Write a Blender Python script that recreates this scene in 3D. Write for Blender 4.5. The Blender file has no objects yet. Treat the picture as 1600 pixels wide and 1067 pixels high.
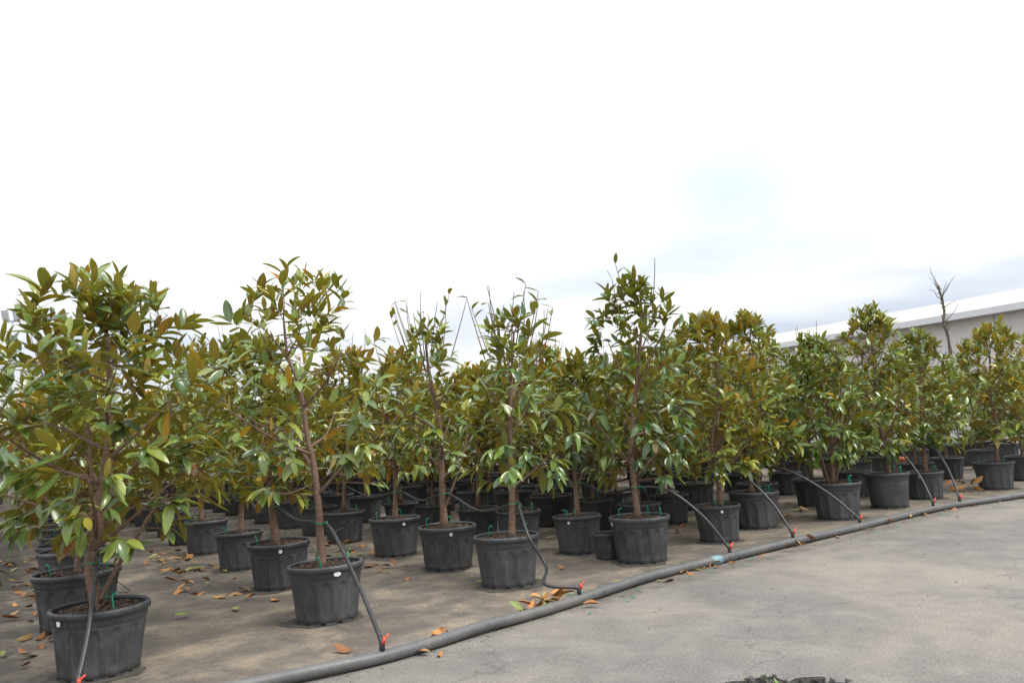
import bpy, bmesh, math, random
import numpy as np
from mathutils import Vector, Matrix

# ------------------------------------------------------------------ camera
scene = bpy.context.scene
C = bpy.context.collection
F_PX, PITCH, ROLL, CAM_H = 1187.4, math.radians(6.809), math.radians(-3.541), 1.4545
cam_data = bpy.data.cameras.new("camera")
cam = bpy.data.objects.new("camera", cam_data)
C.objects.link(cam)
cam_data.sensor_width = 36.0
cam_data.lens = F_PX / 1600.0 * 36.0
cam_data.clip_start = 0.05
cam_data.clip_end = 8000.0
_fw = Vector((0, math.cos(PITCH), math.sin(PITCH)))
_r = Vector((1, 0, 0))
_u = _r.cross(_fw)
_r2 = math.cos(ROLL) * _r + math.sin(ROLL) * _u
_u2 = _r2.cross(_fw)
cam.matrix_world = Matrix(((_r2.x, _u2.x, -_fw.x, 0), (_r2.y, _u2.y, -_fw.y, 0),
                           (_r2.z, _u2.z, -_fw.z, CAM_H), (0, 0, 0, 1)))
scene.camera = cam

# ------------------------------------------------------------------ sky, sun, exposure
SUN_EL, SUN_AZ = math.radians(56), math.radians(118)      # azimuth from +Y towards +X
world = bpy.data.worlds.new("World")
scene.world = world
world.use_nodes = True
wn, wl = world.node_tree.nodes, world.node_tree.links
wn.clear()
w_out = wn.new("ShaderNodeOutputWorld")
w_bg = wn.new("ShaderNodeBackground")
w_bg.inputs["Strength"].default_value = 0.1
w_sky = wn.new("ShaderNodeTexSky")
w_sky.sky_type = 'NISHITA'
w_sky.sun_disc = False
w_sky.sun_elevation = SUN_EL
w_sky.sun_rotation = SUN_AZ
w_tc = wn.new("ShaderNodeTexCoord")
w_sep = wn.new("ShaderNodeSeparateXYZ")
wl.new(w_tc.outputs["Generated"], w_sep.inputs[0])
w_abs = wn.new("ShaderNodeMath"); w_abs.operation = 'ABSOLUTE'
wl.new(w_sep.outputs["Z"], w_abs.inputs[0])
w_add = wn.new("ShaderNodeMath"); w_add.operation = 'ADD'; w_add.inputs[1].default_value = 0.16
wl.new(w_abs.outputs[0], w_add.inputs[0])
w_dx = wn.new("ShaderNodeMath"); w_dx.operation = 'DIVIDE'
w_dy = wn.new("ShaderNodeMath"); w_dy.operation = 'DIVIDE'
wl.new(w_sep.outputs["X"], w_dx.inputs[0]); wl.new(w_add.outputs[0], w_dx.inputs[1])
wl.new(w_sep.outputs["Y"], w_dy.inputs[0]); wl.new(w_add.outputs[0], w_dy.inputs[1])
w_cmb = wn.new("ShaderNodeCombineXYZ")
wl.new(w_dx.outputs[0], w_cmb.inputs[0]); wl.new(w_dy.outputs[0], w_cmb.inputs[1])
w_cmb.inputs[2].default_value = 7.9
w_n1 = wn.new("ShaderNodeTexNoise")
w_n1.inputs["Scale"].default_value = 0.9
w_n1.inputs["Detail"].default_value = 7.0
w_n1.inputs["Roughness"].default_value = 0.43
w_n1.inputs["Distortion"].default_value = 0.3
wl.new(w_cmb.outputs[0], w_n1.inputs["Vector"])
w_ramp = wn.new("ShaderNodeValToRGB")
w_ramp.color_ramp.interpolation = 'EASE'
w_ramp.color_ramp.elements[0].position = 0.30
w_ramp.color_ramp.elements[0].color = (0.63, 0.69, 0.80, 1)
w_ramp.color_ramp.elements[1].position = 0.60
w_ramp.color_ramp.elements[1].color = (1.0, 1.0, 1.0, 1)
wl.new(w_n1.outputs["Fac"], w_ramp.inputs["Fac"])
# the cloud deck is thicker and brighter overhead than near the horizon
w_el = wn.new("ShaderNodeMapRange")
w_el.inputs["From Min"].default_value = 0.0
w_el.inputs["From Max"].default_value = 1.0
w_el.inputs["To Min"].default_value = 3.9
w_el.inputs["To Max"].default_value = 14.5
wl.new(w_abs.outputs[0], w_el.inputs["Value"])
w_mul = wn.new("ShaderNodeMix"); w_mul.data_type = 'RGBA'; w_mul.blend_type = 'MULTIPLY'
w_mul.inputs["Factor"].default_value = 1.0
wl.new(w_ramp.outputs["Color"], w_mul.inputs[6])
wl.new(w_el.outputs["Result"], w_mul.inputs[7])
w_mix = wn.new("ShaderNodeMix"); w_mix.data_type = 'RGBA'
w_mix.inputs["Factor"].default_value = 0.93
wl.new(w_sky.outputs["Color"], w_mix.inputs[6])
wl.new(w_mul.outputs[2], w_mix.inputs[7])
wl.new(w_mix.outputs[2], w_bg.inputs["Color"])
wl.new(w_bg.outputs[0], w_out.inputs["Surface"])

sun_data = bpy.data.lights.new("sun", 'SUN')
sun_data.energy = 1.4
sun_data.angle = math.radians(16)
sun_data.color = (1.0, 0.96, 0.9)
sun = bpy.data.objects.new("sun", sun_data)
C.objects.link(sun)
_sd = Vector((math.sin(SUN_AZ) * math.cos(SUN_EL), math.cos(SUN_AZ) * math.cos(SUN_EL), math.sin(SUN_EL)))
sun.rotation_euler = _sd.to_track_quat('Z', 'Y').to_euler()

vs = scene.view_settings
vs.view_transform = 'Standard'
vs.look = 'None'
vs.exposure = 1.08
vs.gamma = 1.0
vs.use_curve_mapping = False
scene.render.engine = 'CYCLES'
scene.cycles.max_bounces = 6
scene.cycles.diffuse_bounces = 3
scene.cycles.glossy_bounces = 2
scene.cycles.use_denoising = True

rng = random.Random(11)
TAU = 2 * math.pi

# ------------------------------------------------------------------ materials
def new_mat(name):
    m = bpy.data.materials.new(name)
    m.use_nodes = True
    nt = m.node_tree
    return m, nt, nt.nodes, nt.links, nt.nodes["Principled BSDF"]

def N(nodes, typ, **kw):
    n = nodes.new(typ)
    for k, v in kw.items():
        setattr(n, k, v)
    return n

def noise(nodes, links, vec, scale, detail=4.0, rough=0.55, dist=0.0):
    n = nodes.new("ShaderNodeTexNoise")
    n.inputs["Scale"].default_value = scale
    n.inputs["Detail"].default_value = detail
    n.inputs["Roughness"].default_value = rough
    n.inputs["Distortion"].default_value = dist
    if vec is not None:
        links.new(vec, n.inputs["Vector"])
    return n.outputs["Fac"]

def ramp(nodes, links, fac, stops, interp='LINEAR'):
    n = nodes.new("ShaderNodeValToRGB")
    cr = n.color_ramp
    cr.interpolation = interp
    while len(cr.elements) < len(stops):
        cr.elements.new(0.5)
    for e, (p, c) in zip(cr.elements, stops):
        e.position = p
        e.color = (*c, 1) if len(c) == 3 else c
    links.new(fac, n.inputs["Fac"])
    return n.outputs["Color"]

def mixc(nodes, links, fac, a, b, blend='MIX'):
    n = nodes.new("ShaderNodeMix"); n.data_type = 'RGBA'; n.blend_type = blend
    for sock, v in ((n.inputs["Factor"], fac), (n.inputs[6], a), (n.inputs[7], b)):
        if isinstance(v, (int, float)):
            sock.default_value = v
        elif isinstance(v, tuple):
            sock.default_value = (*v, 1)
        else:
            links.new(v, sock)
    return n.outputs[2]

def math_(nodes, links, op, a, b=None):
    n = nodes.new("ShaderNodeMath"); n.operation = op
    for s, v in zip(n.inputs, (a, b)):
        if v is None:
            continue
        if isinstance(v, (int, float)):
            s.default_value = v
        else:
            links.new(v, s)
    return n.outputs[0]

def bump(nodes, links, bsdf, h, strength=0.3, dist=0.01):
    n = nodes.new("ShaderNodeBump")
    n.inputs["Strength"].default_value = strength
    n.inputs["Distance"].default_value = dist
    links.new(h, n.inputs["Height"])
    links.new(n.outputs[0], bsdf.inputs["Normal"])

def plain(name, col, rough=0.6, var=0.25, scale=8.0, bmp=0.0, spec=0.5):
    m, nt, nd, lk, b = new_mat(name)
    tc = nd.new("ShaderNodeTexCoord")
    f = noise(nd, lk, tc.outputs["Object"], scale, 5)
    dark = tuple(c * (1 - var) for c in col)
    lite = tuple(min(1, c * (1 + var)) for c in col)
    lk.new(ramp(nd, lk, f, [(0.3, dark), (0.7, lite)]), b.inputs["Base Color"])
    b.inputs["Roughness"].default_value = rough
    b.inputs["Specular IOR Level"].default_value = spec
    if bmp:
        bump(nd, lk, b, noise(nd, lk, tc.outputs["Object"], scale * 6, 4), bmp, 0.004)
    return m

def leaf_mat(name, stops, rough, spec, rib, rib_amt, trans=0.0, tcol=(1, 1, 1)):
    m, nt, nd, lk, b = new_mat(name)
    at = N(nd, "ShaderNodeAttribute", attribute_name="rnd")
    oi = nd.new("ShaderNodeObjectInfo")
    r = math_(nd, lk, 'FRACT', math_(nd, lk, 'ADD', at.outputs["Fac"], oi.outputs["Random"]))
    col = ramp(nd, lk, r, stops)
    tc = nd.new("ShaderNodeTexCoord")
    nz = noise(nd, lk, tc.outputs["UV"], 5.0, 4)
    col = mixc(nd, lk, 1.0, col, ramp(nd, lk, nz, [(0.25, (0.72, 0.72, 0.72)), (0.75, (1.25, 1.22, 1.1))]), 'MULTIPLY')
    sp = nd.new("ShaderNodeSeparateXYZ")
    lk.new(tc.outputs["UV"], sp.inputs[0])
    d = math_(nd, lk, 'ABSOLUTE', math_(nd, lk, 'SUBTRACT', sp.outputs["X"], 0.5))
    k = ramp(nd, lk, d, [(0.015, (rib_amt,) * 3), (0.05, (0, 0, 0))])
    col = mixc(nd, lk, k, col, rib)
    col = mixc(nd, lk, 1.0, col, oi.outputs["Color"], 'MULTIPLY')
    lk.new(col, b.inputs["Base Color"])
    b.inputs["Roughness"].default_value = rough
    b.inputs["Specular IOR Level"].default_value = spec
    if trans > 0:
        t = nd.new("ShaderNodeBsdfTranslucent")
        lk.new(mixc(nd, lk, 0.65, col, tcol), t.inputs["Color"])
        mx = nd.new("ShaderNodeMixShader")
        mx.inputs[0].default_value = trans
        lk.new(b.outputs[0], mx.inputs[1]); lk.new(t.outputs[0], mx.inputs[2])
        lk.new(mx.outputs[0], nd["Material Output"].inputs["Surface"])
    return m

M = {}
M['leaf_top'] = leaf_mat('leaf_upper_side',
    [(0.0, (0.044, 0.090, 0.034)), (0.22, (0.088, 0.158, 0.048)), (0.48, (0.152, 0.236, 0.056)), (0.74, (0.215, 0.295, 0.062)),
     (0.93, (0.290, 0.335, 0.058)), (0.978, (0.42, 0.37, 0.05)), (0.990, (0.48, 0.26, 0.03)), (1.0, (0.30, 0.10, 0.02))],
    0.25, 0.7, (0.30, 0.36, 0.12), 0.5, 0.30, (0.70, 0.85, 0.16))
M['leaf_under'] = leaf_mat('leaf_underside',
    [(0.0, (0.220, 0.225, 0.070)), (0.22, (0.350, 0.300, 0.075)), (0.5, (0.400, 0.275, 0.066)), (0.75, (0.285, 0.165, 0.050)),
     (0.93, (0.48, 0.30, 0.05)), (0.970, (0.56, 0.27, 0.04)), (1.0, (0.36, 0.14, 0.03))],
    0.60, 0.3, (0.46, 0.38, 0.12), 0.5, 0.36, (0.98, 0.86, 0.30))
M['leaf_dry'] = leaf_mat('leaf_dry',
    [(0.0, (0.22, 0.10, 0.045)), (0.3, (0.36, 0.155, 0.05)), (0.55, (0.48, 0.22, 0.07)), (0.8, (0.42, 0.27, 0.11)), (1.0, (0.26, 0.13, 0.06))],
    0.65, 0.3, (0.34, 0.24, 0.12), 0.4)
M['leaf_fallen_green'] = leaf_mat('leaf_fallen_green',
    [(0.0, (0.15, 0.20, 0.05)), (0.5, (0.22, 0.26, 0.06)), (1.0, (0.32, 0.29, 0.07))], 0.5, 0.4, (0.30, 0.32, 0.12), 0.5)

def bark_mat():
    m, nt, nd, lk, b = new_mat('bark')
    tc = nd.new("ShaderNodeTexCoord")
    mp = nd.new("ShaderNodeMapping"); mp.inputs["Scale"].default_value = (6, 6, 30)
    lk.new(tc.outputs["Object"], mp.inputs[0])
    f = noise(nd, lk, mp.outputs[0], 3.0, 6, 0.6)
    lk.new(ramp(nd, lk, f, [(0.25, (0.10, 0.060, 0.042)), (0.55, (0.20, 0.125, 0.085)), (0.8, (0.30, 0.215, 0.15))]), b.inputs["Base Color"])
    b.inputs["Roughness"].default_value = 0.8
    bump(nd, lk, b, f, 0.5, 0.006)
    return m
M['bark'] = bark_mat()
M['twig'] = plain('twig_bark', (0.14, 0.085, 0.055), 0.7, 0.35, 20)

def pot_mat():
    m, nt, nd, lk, b = new_mat('weathered_black_plastic')
    tc = nd.new("ShaderNodeTexCoord")
    oi = nd.new("ShaderNodeObjectInfo")
    base = ramp(nd, lk, oi.outputs["Random"], [(0, (0.026, 0.029, 0.032)), (1, (0.052, 0.056, 0.061))])
    va = N(nd, "ShaderNodeVectorMath", operation='ADD')
    lk.new(tc.outputs["Object"], va.inputs[0]); lk.new(oi.outputs["Random"], va.inputs[1])
    f = noise(nd, lk, va.outputs[0], 5, 6, 0.65)
    col = mixc(nd, lk, ramp(nd, lk, f, [(0.42, (0, 0, 0)), (0.72, (0.7,) * 3)]), base, (0.088, 0.096, 0.100))
    mp = nd.new("ShaderNodeMapping"); mp.inputs["Scale"].default_value = (14, 14, 1.6)
    lk.new(va.outputs[0], mp.inputs[0])
    s = noise(nd, lk, mp.outputs[0], 2.5, 4, 0.6)
    col = mixc(nd, lk, ramp(nd, lk, s, [(0.50, (0, 0, 0)), (0.75, (0.6,) * 3)]), col, (0.112, 0.105, 0.095))
    sp = nd.new("ShaderNodeSeparateXYZ"); lk.new(tc.outputs["Object"], sp.inputs[0])
    zz = math_(nd, lk, 'ADD', sp.outputs["Z"], math_(nd, lk, 'MULTIPLY', f, 0.12))
    mud = ramp(nd, lk, zz, [(0.05, (0.6,) * 3), (0.17, (0, 0, 0))])
    col = mixc(nd, lk, mud, col, (0.060, 0.052, 0.044))
    lk.new(col, b.inputs["Base Color"])
    lk.new(ramp(nd, lk, f, [(0.3, (0.42,) * 3), (0.7, (0.62,) * 3)]), b.inputs["Roughness"])
    bump(nd, lk, b, noise(nd, lk, tc.outputs["Object"], 60, 3), 0.12, 0.002)
    return m
M['pot'] = pot_mat()
M['soil'] = plain('potting_soil', (0.036, 0.023, 0.016), 0.95, 0.6, 25, 0.8)
M['chip'] = plain('bark_chip', (0.085, 0.050, 0.033), 0.85, 0.75, 14)
M['tag'] = plain('white_tag', (0.72, 0.72, 0.70), 0.5, 0.06, 6)
M['stake'] = plain('green_plastic', (0.02, 0.30, 0.16), 0.4, 0.2, 6)
M['hose'] = plain('black_hose', (0.032, 0.033, 0.035), 0.42, 0.3, 12)
def pipe_mat():
    m, nt, nd, lk, b = new_mat('dusty_grey_pipe')
    tc = nd.new("ShaderNodeTexCoord")
    f = noise(nd, lk, tc.outputs["Object"], 3.0, 7, 0.7)
    g = noise(nd, lk, tc.outputs["Object"], 35.0, 4, 0.7)
    col = ramp(nd, lk, f, [(0.3, (0.070, 0.072, 0.074)), (0.7, (0.115, 0.115, 0.114))])
    col = mixc(nd, lk, ramp(nd, lk, g, [(0.52, (0, 0, 0)), (0.75, (0.6,) * 3)]), col, (0.19, 0.175, 0.15))
    mud = ramp(nd, lk, noise(nd, lk, tc.outputs["Object"], 1.3, 6, 0.7), [(0.50, (0, 0, 0)), (0.70, (0.6,) * 3)])
    col = mixc(nd, lk, mud, col, (0.17, 0.150, 0.125))
    lk.new(col, b.inputs["Base Color"])
    lk.new(ramp(nd, lk, g, [(0.3, (0.36,) * 3), (0.7, (0.62,) * 3)]), b.inputs["Roughness"])
    bump(nd, lk, b, g, 0.15, 0.003)
    return m
M['pipe'] = pipe_mat()
M['red'] = plain('red_plastic', (0.50, 0.055, 0.030), 0.35, 0.15, 10)
M['tape'] = plain('pale_blue_tape', (0.17, 0.26, 0.29), 0.5, 0.3, 14)
M['terracotta'] = plain('terracotta', (0.42, 0.13, 0.06), 0.7, 0.2, 8)
M['roof'] = plain('cream_roof_sheet', (0.44, 0.43, 0.385), 0.5, 0.03, 0.6)
M['fascia'] = plain('grey_fascia', (0.58, 0.595, 0.62), 0.5, 0.05, 0.8)
M['wallpanel'] = plain('grey_concrete_panel', (0.52, 0.505, 0.49), 0.85, 0.1, 0.7, 0.1)
M['metal'] = plain('galvanised_metal', (0.42, 0.43, 0.44), 0.4, 0.15, 5)
M['glass'] = plain('lamp_glass', (0.6, 0.62, 0.65), 0.15, 0.05, 3)
M['darkbark'] = plain('dark_bark', (0.11, 0.085, 0.065), 0.85, 0.4, 14, 0.4)
M['needle'] = plain('conifer_needle', (0.075, 0.105, 0.065), 0.6, 0.4, 6)
M['weed'] = plain('weed_leaf', (0.10, 0.17, 0.03), 0.5, 0.35, 20)
M['gravel'] = plain('dark_rubble', (0.085, 0.080, 0.072), 0.9, 0.6, 30, 0.6)

def ground_mat():
    m, nt, nd, lk, b = new_mat('worn_asphalt')
    tc = nd.new("ShaderNodeTexCoord")
    P = tc.outputs["Object"]
    big = noise(nd, lk, P, 0.45, 9, 0.68, 0.4)
    mid = noise(nd, lk, P, 2.2, 10, 0.72, 0.3)
    fine = noise(nd, lk, P, 55, 5, 0.75)
    # side of the pipe: the stock bed is dusty brown, the drive is bare grey
    sp = nd.new("ShaderNodeSeparateXYZ"); lk.new(P, sp.inputs[0])
    side = math_(nd, lk, 'SUBTRACT', math_(nd, lk, 'SUBTRACT', sp.outputs["Y"], math_(nd, lk, 'MULTIPLY', sp.outputs["X"], 0.785)), 6.22)
    drive = ramp(nd, lk, mid, [(0.30, (0.118, 0.110, 0.100)), (0.52, (0.158, 0.147, 0.133)), (0.72, (0.212, 0.195, 0.172))])
    sand = ramp(nd, lk, big, [(0.48, (0, 0, 0)), (0.62, (0.8,) * 3)])
    drive = mixc(nd, lk, sand, drive, (0.232, 0.208, 0.174))
    darkp = ramp(nd, lk, noise(nd, lk, P, 1.7, 8, 0.7, 0.4), [(0.30, (0.30,) * 3), (0.42, (0, 0, 0))])
    drive = mixc(nd, lk, darkp, drive, (0.105, 0.101, 0.098))
    bed = ramp(nd, lk, mid, [(0.32, (0.088, 0.080, 0.070)), (0.48, (0.148, 0.127, 0.102)), (0.63, (0.250, 0.205, 0.152))])
    damp = ramp(nd, lk, noise(nd, lk, P, 1.1, 6, 0.65, 0.8), [(0.36, (0.70,) * 3), (0.52, (0, 0, 0))])
    bed = mixc(nd, lk, damp, bed, (0.087, 0.078, 0.069))
    lane = math_(nd, lk, 'ADD', math_(nd, lk, 'MULTIPLY', sp.outputs["X"], 0.845), math_(nd, lk, 'MULTIPLY', sp.outputs["Y"], 0.535))
    lane = math_(nd, lk, 'ADD', lane, math_(nd, lk, 'MULTIPLY', math_(nd, lk, 'SUBTRACT', mid, 0.5), 1.6))
    bed = mixc(nd, lk, ramp(nd, lk, math_(nd, lk, 'ADD', lane, 1.0), [(0.70, (0.75,) * 3), (1.0, (0, 0, 0))]), bed, (0.070, 0.061, 0.052))
    k = ramp(nd, lk, math_(nd, lk, 'ADD', side, math_(nd, lk, 'MULTIPLY', math_(nd, lk, 'SUBTRACT', mid, 0.5), 0.9)),
             [(0.0, (0, 0, 0)), (0.28, (1, 1, 1))])
    col = mixc(nd, lk, k, drive, bed)
    col = mixc(nd, lk, 1.0, col, ramp(nd, lk, fine, [(0.25, (0.55,) * 3), (0.5, (1.0,) * 3), (0.75, (1.55,) * 3)]), 'MULTIPLY')
    vor = nd.new("ShaderNodeTexVoronoi"); vor.inputs["Scale"].default_value = 26
    lk.new(P, vor.inputs["Vector"])
    pit = ramp(nd, lk, vor.outputs["Distance"], [(0.05, (0.45,) * 3), (0.12, (0, 0, 0))])
    col = mixc(nd, lk, mixc(nd, lk, 1.0, pit, ramp(nd, lk, noise(nd, lk, P, 6, 2), [(0.5, (0, 0, 0)), (0.62, (1, 1, 1))]), 'MULTIPLY'), col, (0.08, 0.075, 0.07))
    dust = ramp(nd, lk, math_(nd, lk, 'ABSOLUTE', math_(nd, lk, 'ADD', side, 0.05)), [(0.05, (0.7,) * 3), (0.22, (0, 0, 0))])
    dust = mixc(nd, lk, 1.0, dust, ramp(nd, lk, noise(nd, lk, P, 5, 6, 0.7), [(0.38, (0, 0, 0)), (0.6, (1, 1, 1))]), 'MULTIPLY')
    col = mixc(nd, lk, dust, col, (0.095, 0.078, 0.060))
    # hairline cracks in the drive
    v2 = nd.new("ShaderNodeTexVoronoi"); v2.feature = 'DISTANCE_TO_EDGE'; v2.inputs["Scale"].default_value = 0.42
    wv = N(nd, "ShaderNodeVectorMath", operation='ADD')
    nn = nd.new("ShaderNodeTexNoise"); nn.inputs["Scale"].default_value = 2.0; nn.inputs["Detail"].default_value = 5
    lk.new(P, nn.inputs["Vector"])
    lk.new(P, wv.inputs[0]); lk.new(nn.outputs["Color"], wv.inputs[1]); lk.new(wv.outputs[0], v2.inputs["Vector"])
    ck = ramp(nd, lk, v2.outputs["Distance"], [(0.002, (0.5,) * 3), (0.007, (0, 0, 0))])
    col = mixc(nd, lk, ck, col, (0.09, 0.085, 0.08))
    lk.new(col, b.inputs["Base Color"])
    b.inputs["Roughness"].default_value = 0.9
    b.inputs["Specular IOR Level"].default_value = 0.25
    h = math_(nd, lk, 'ADD', fine, math_(nd, lk, 'MULTIPLY', mid, 1.5))
    bump(nd, lk, b, h, 0.45, 0.006)
    return m
M['ground'] = ground_mat()

# ------------------------------------------------------------------ mesh helpers
def add_obj(name, mesh, parent=None, mats=None):
    o = bpy.data.objects.new(name, mesh)
    C.objects.link(o)
    if parent is not None:
        o.parent = parent
    for mt in mats or ():
        if mesh is not None and mt.name not in mesh.materials:
            mesh.materials.append(mt)
    return o

def empty(name, loc, rz=0.0):
    o = bpy.data.objects.new(name, None)
    o.empty_display_size = 0.2
    o.location = loc
    o.rotation_euler = (0, 0, rz)
    C.objects.link(o)
    return o

def tag(o, label=None, cat=None, group=None, kind=None):
    if label: o["label"] = label
    if cat: o["category"] = cat
    if group: o["group"] = group
    if kind: o["kind"] = kind
    return o

class MB:
    def __init__(self):
        self.v, self.f, self.m = [], [], []
    def add(self, verts, faces, mi=0):
        b = len(self.v)
        self.v += [tuple(p) for p in verts]
        self.f += [tuple(i + b for i in f) for f in faces]
        self.m += [mi] * len(faces)
    def box(self, lo, hi, mat=None, mi=0):
        x0, y0, z0 = lo; x1, y1, z1 = hi
        vs_ = [Vector(p) for p in ((x0, y0, z0), (x1, y0, z0), (x1, y1, z0), (x0, y1, z0),
                                   (x0, y0, z1), (x1, y0, z1), (x1, y1, z1), (x0, y1, z1))]
        if mat is not None:
            vs_ = [mat @ p for p in vs_]
        self.add(vs_, [(0, 3, 2, 1), (4, 5, 6, 7), (0, 1, 5, 4), (1, 2, 6, 5), (2, 3, 7, 6), (3, 0, 4, 7)], mi)
    def tube(self, pts, radii, n=6, cap=True, mi=0):
        pts = [Vector(p) for p in pts]
        k = len(pts)
        if isinstance(radii, (int, float)):
            radii = [radii] * k
        ref = Vector((0.31, 0.77, 0.55)).normalized()
        rings = []
        for i, p in enumerate(pts):
            t = (pts[min(i + 1, k - 1)] - pts[max(i - 1, 0)])
            t = t.normalized() if t.length > 1e-9 else Vector((0, 0, 1))
            if abs(t.dot(ref)) > 0.97:
                ref = Vector((0.9, -0.1, 0.2)).normalized()
            a = t.cross(ref).normalized()
            bb = t.cross(a)
            ref = -(bb.cross(t)).cross(t).normalized() if False else ref
            rings.append([p + radii[i] * (math.cos(TAU * j / n) * a + math.sin(TAU * j / n) * bb) for j in range(n)])
        vs_ = [q for r_ in rings for q in r_]
        fs = []
        for i in range(k - 1):
            for j in range(n):
                j2 = (j + 1) % n
                fs.append((i * n + j, i * n + j2, (i + 1) * n + j2, (i + 1) * n + j))
        if cap:
            fs.append(tuple(range(n - 1, -1, -1)))
            fs.append(tuple((k - 1) * n + j for j in range(n)))
        self.add(vs_, fs, mi)
    def lathe(self, prof, n=48, mi=0, fn=None, close=False):
        k = len(prof)
        vs_ = []
        for i, (r_, z) in enumerate(prof):
            for j in range(n):
                th = TAU * j / n
                rr = r_ + (fn(th, z, i) if fn else 0.0)
                vs_.append((rr * math.cos(th), rr * math.sin(th), z))
        fs = []
        for i in range(k - 1 + (1 if close else 0)):
            i2 = (i + 1) % k
            for j in range(n):
                j2 = (j + 1) % n
                fs.append((i * n + j, i * n + j2, i2 * n + j2, i2 * n + j))
        self.add(vs_, fs, mi)
    def mesh(self, name, mats, smooth=True):
        me = bpy.data.meshes.new(name)
        me.from_pydata(self.v, [], self.f)
        for mt in mats:
            me.materials.append(mt)
        if len(mats) > 1:
            me.polygons.foreach_set("material_index", self.m)
        if smooth:
            me.polygons.foreach_set("use_smooth", [True] * len(me.polygons))
        me.update()
        return me

def spline(ctrl, step=6):
    P = [Vector(p) for p in ctrl]
    if len(P) < 3:
        return P
    P = [P[0] + (P[0] - P[1])] + P + [P[-1] + (P[-1] - P[-2])]
    out = []
    for i in range(1, len(P) - 2):
        p0, p1, p2, p3 = P[i - 1], P[i], P[i + 1], P[i + 2]
        for s in range(step):
            t = s / step
            out.append(0.5 * ((2 * p1) + (p2 - p0) * t + (2 * p0 - 5 * p1 + 4 * p2 - p3) * t * t + (3 * p1 - p0 - 3 * p2 + p3) * t ** 3))
    out.append(P[-2])
    return out

# ------------------------------------------------------------------ ground with a broken hole in it
HC = (1.37, 4.30)
def hole_r(th):
    return 0.20 + 0.05 * math.sin(3 * th + 0.6) + 0.03 * math.sin(7 * th + 2) + 0.018 * math.sin(13 * th)
NH = 72
mb = MB()
rings = []
for lev in (0, 1, 2, 3, 4):
    ring = []
    for j in range(NH):
        th = TAU * j / NH
        r0 = hole_r(th)
        r = (r0, r0 + 0.5, 12.0, 120.0, 2500.0)[lev]
        sx = 1.25 if lev < 2 else 1.0
        ring.append((HC[0] + r * sx * math.cos(th), HC[1] + r * math.sin(th), 0.0))
    rings.append(ring)
mb.add([p for r_ in rings for p in r_],
       [(a * NH + j, (a + 1) * NH + j, (a + 1) * NH + (j + 1) % NH, a * NH + (j + 1) % NH) for a in range(4) for j in range(NH)])
g = add_obj("ground", mb.mesh("ground", [M['ground']], False))
tag(g, "worn grey-brown asphalt yard under the pots", None, None, 'structure')
mb = MB()
ring0 = [(HC[0] + hole_r(TAU * j / NH) * 1.25 * math.cos(TAU * j / NH), HC[1] + hole_r(TAU * j / NH) * math.sin(TAU * j / NH), -0.001) for j in range(NH)]
prev = []
for lev, (k, z) in enumerate(((1.0, -0.001), (0.97, -0.035), (0.80, -0.06), (0.5, -0.075), (0.2, -0.07))):
    prev.append([(HC[0] + (p[0] - HC[0]) * k * (1 + 0.03 * rng.uniform(-1, 1) * (lev > 0)), HC[1] + (p[1] - HC[1]) * k, z + (0.012 * rng.uniform(-1, 1) if lev > 0 else 0)) for p in ring0])
mb.add([p for r_ in prev for p in r_] + [(HC[0], HC[1], -0.07)],
       [(a * NH + (j + 1) % NH, (a + 1) * NH + (j + 1) % NH, (a + 1) * NH + j, a * NH + j) for a in range(4) for j in range(NH)]
       + [(4 * NH + j, 4 * NH + (j + 1) % NH, 5 * NH) for j in range(NH)])
hole = add_obj("pothole", mb.mesh("pothole", [M['gravel']], False))
tag(hole, "broken pothole edge in the asphalt drive", None, None, 'structure')
mb = MB()
for i in range(260):
    th = rng.uniform(0, TAU); k = rng.uniform(0.1, 1.12)
    rr = hole_r(th) * k
    x, y = HC[0] + rr * 1.25 * math.cos(th), HC[1] + rr * math.sin(th)
    z = -0.07 if k < 0.75 else (-0.055 if k < 0.9 else (-0.02 if k < 1.0 else 0.0))
    s = rng.uniform(0.006, 0.02)
    mt = Matrix.Translation((x, y, z)) @ Matrix.Rotation(rng.uniform(0, 6), 4, Vector((rng.random(), rng.random(), rng.random() + .01)).normalized())
    mb.box((-s, -s * .7, -s * .5), (s, s * .7, s * .6), mt)
tag(add_obj("rubble", mb.mesh("rubble", [M['gravel']], False)), "loose dark stone crumbs in and round the pothole", None, None, 'stuff')

# ------------------------------------------------------------------ leaves
def leaf_template(stations, fold, curl, width, twist=0.0, both=True):
    """unit-length leaf along +Y, upper side +Z; two sheets (upper, under)"""
    v, f, mi, uv = [], [], [], []
    for sheet in (0, 1) if both else (0,):
        b = len(v)
        for (t, w) in stations:
            hw = w * width * 0.5
            zc = -curl * max(t, 0) ** 2
            for s in (-1, 0, 1):
                z = zc + (fold * hw if s else 0.0) + twist * s * hw * t
                v.append((s * hw, t, z - (0.010 if sheet and abs(s) == 0 else (0.004 if sheet else 0))))
                uv.append((0.5 + 0.5 * s, t))
        for i in range(len(stations) - 1):
            for c in (0, 1):
                a0 = b + i * 3 + c
                q = (a0, a0 + 1, a0 + 4, a0 + 3)
                f.append(q if sheet == 0 else q[::-1])
                mi.append(sheet)
    return np.array(v), f, mi, np.array(uv)

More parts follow.
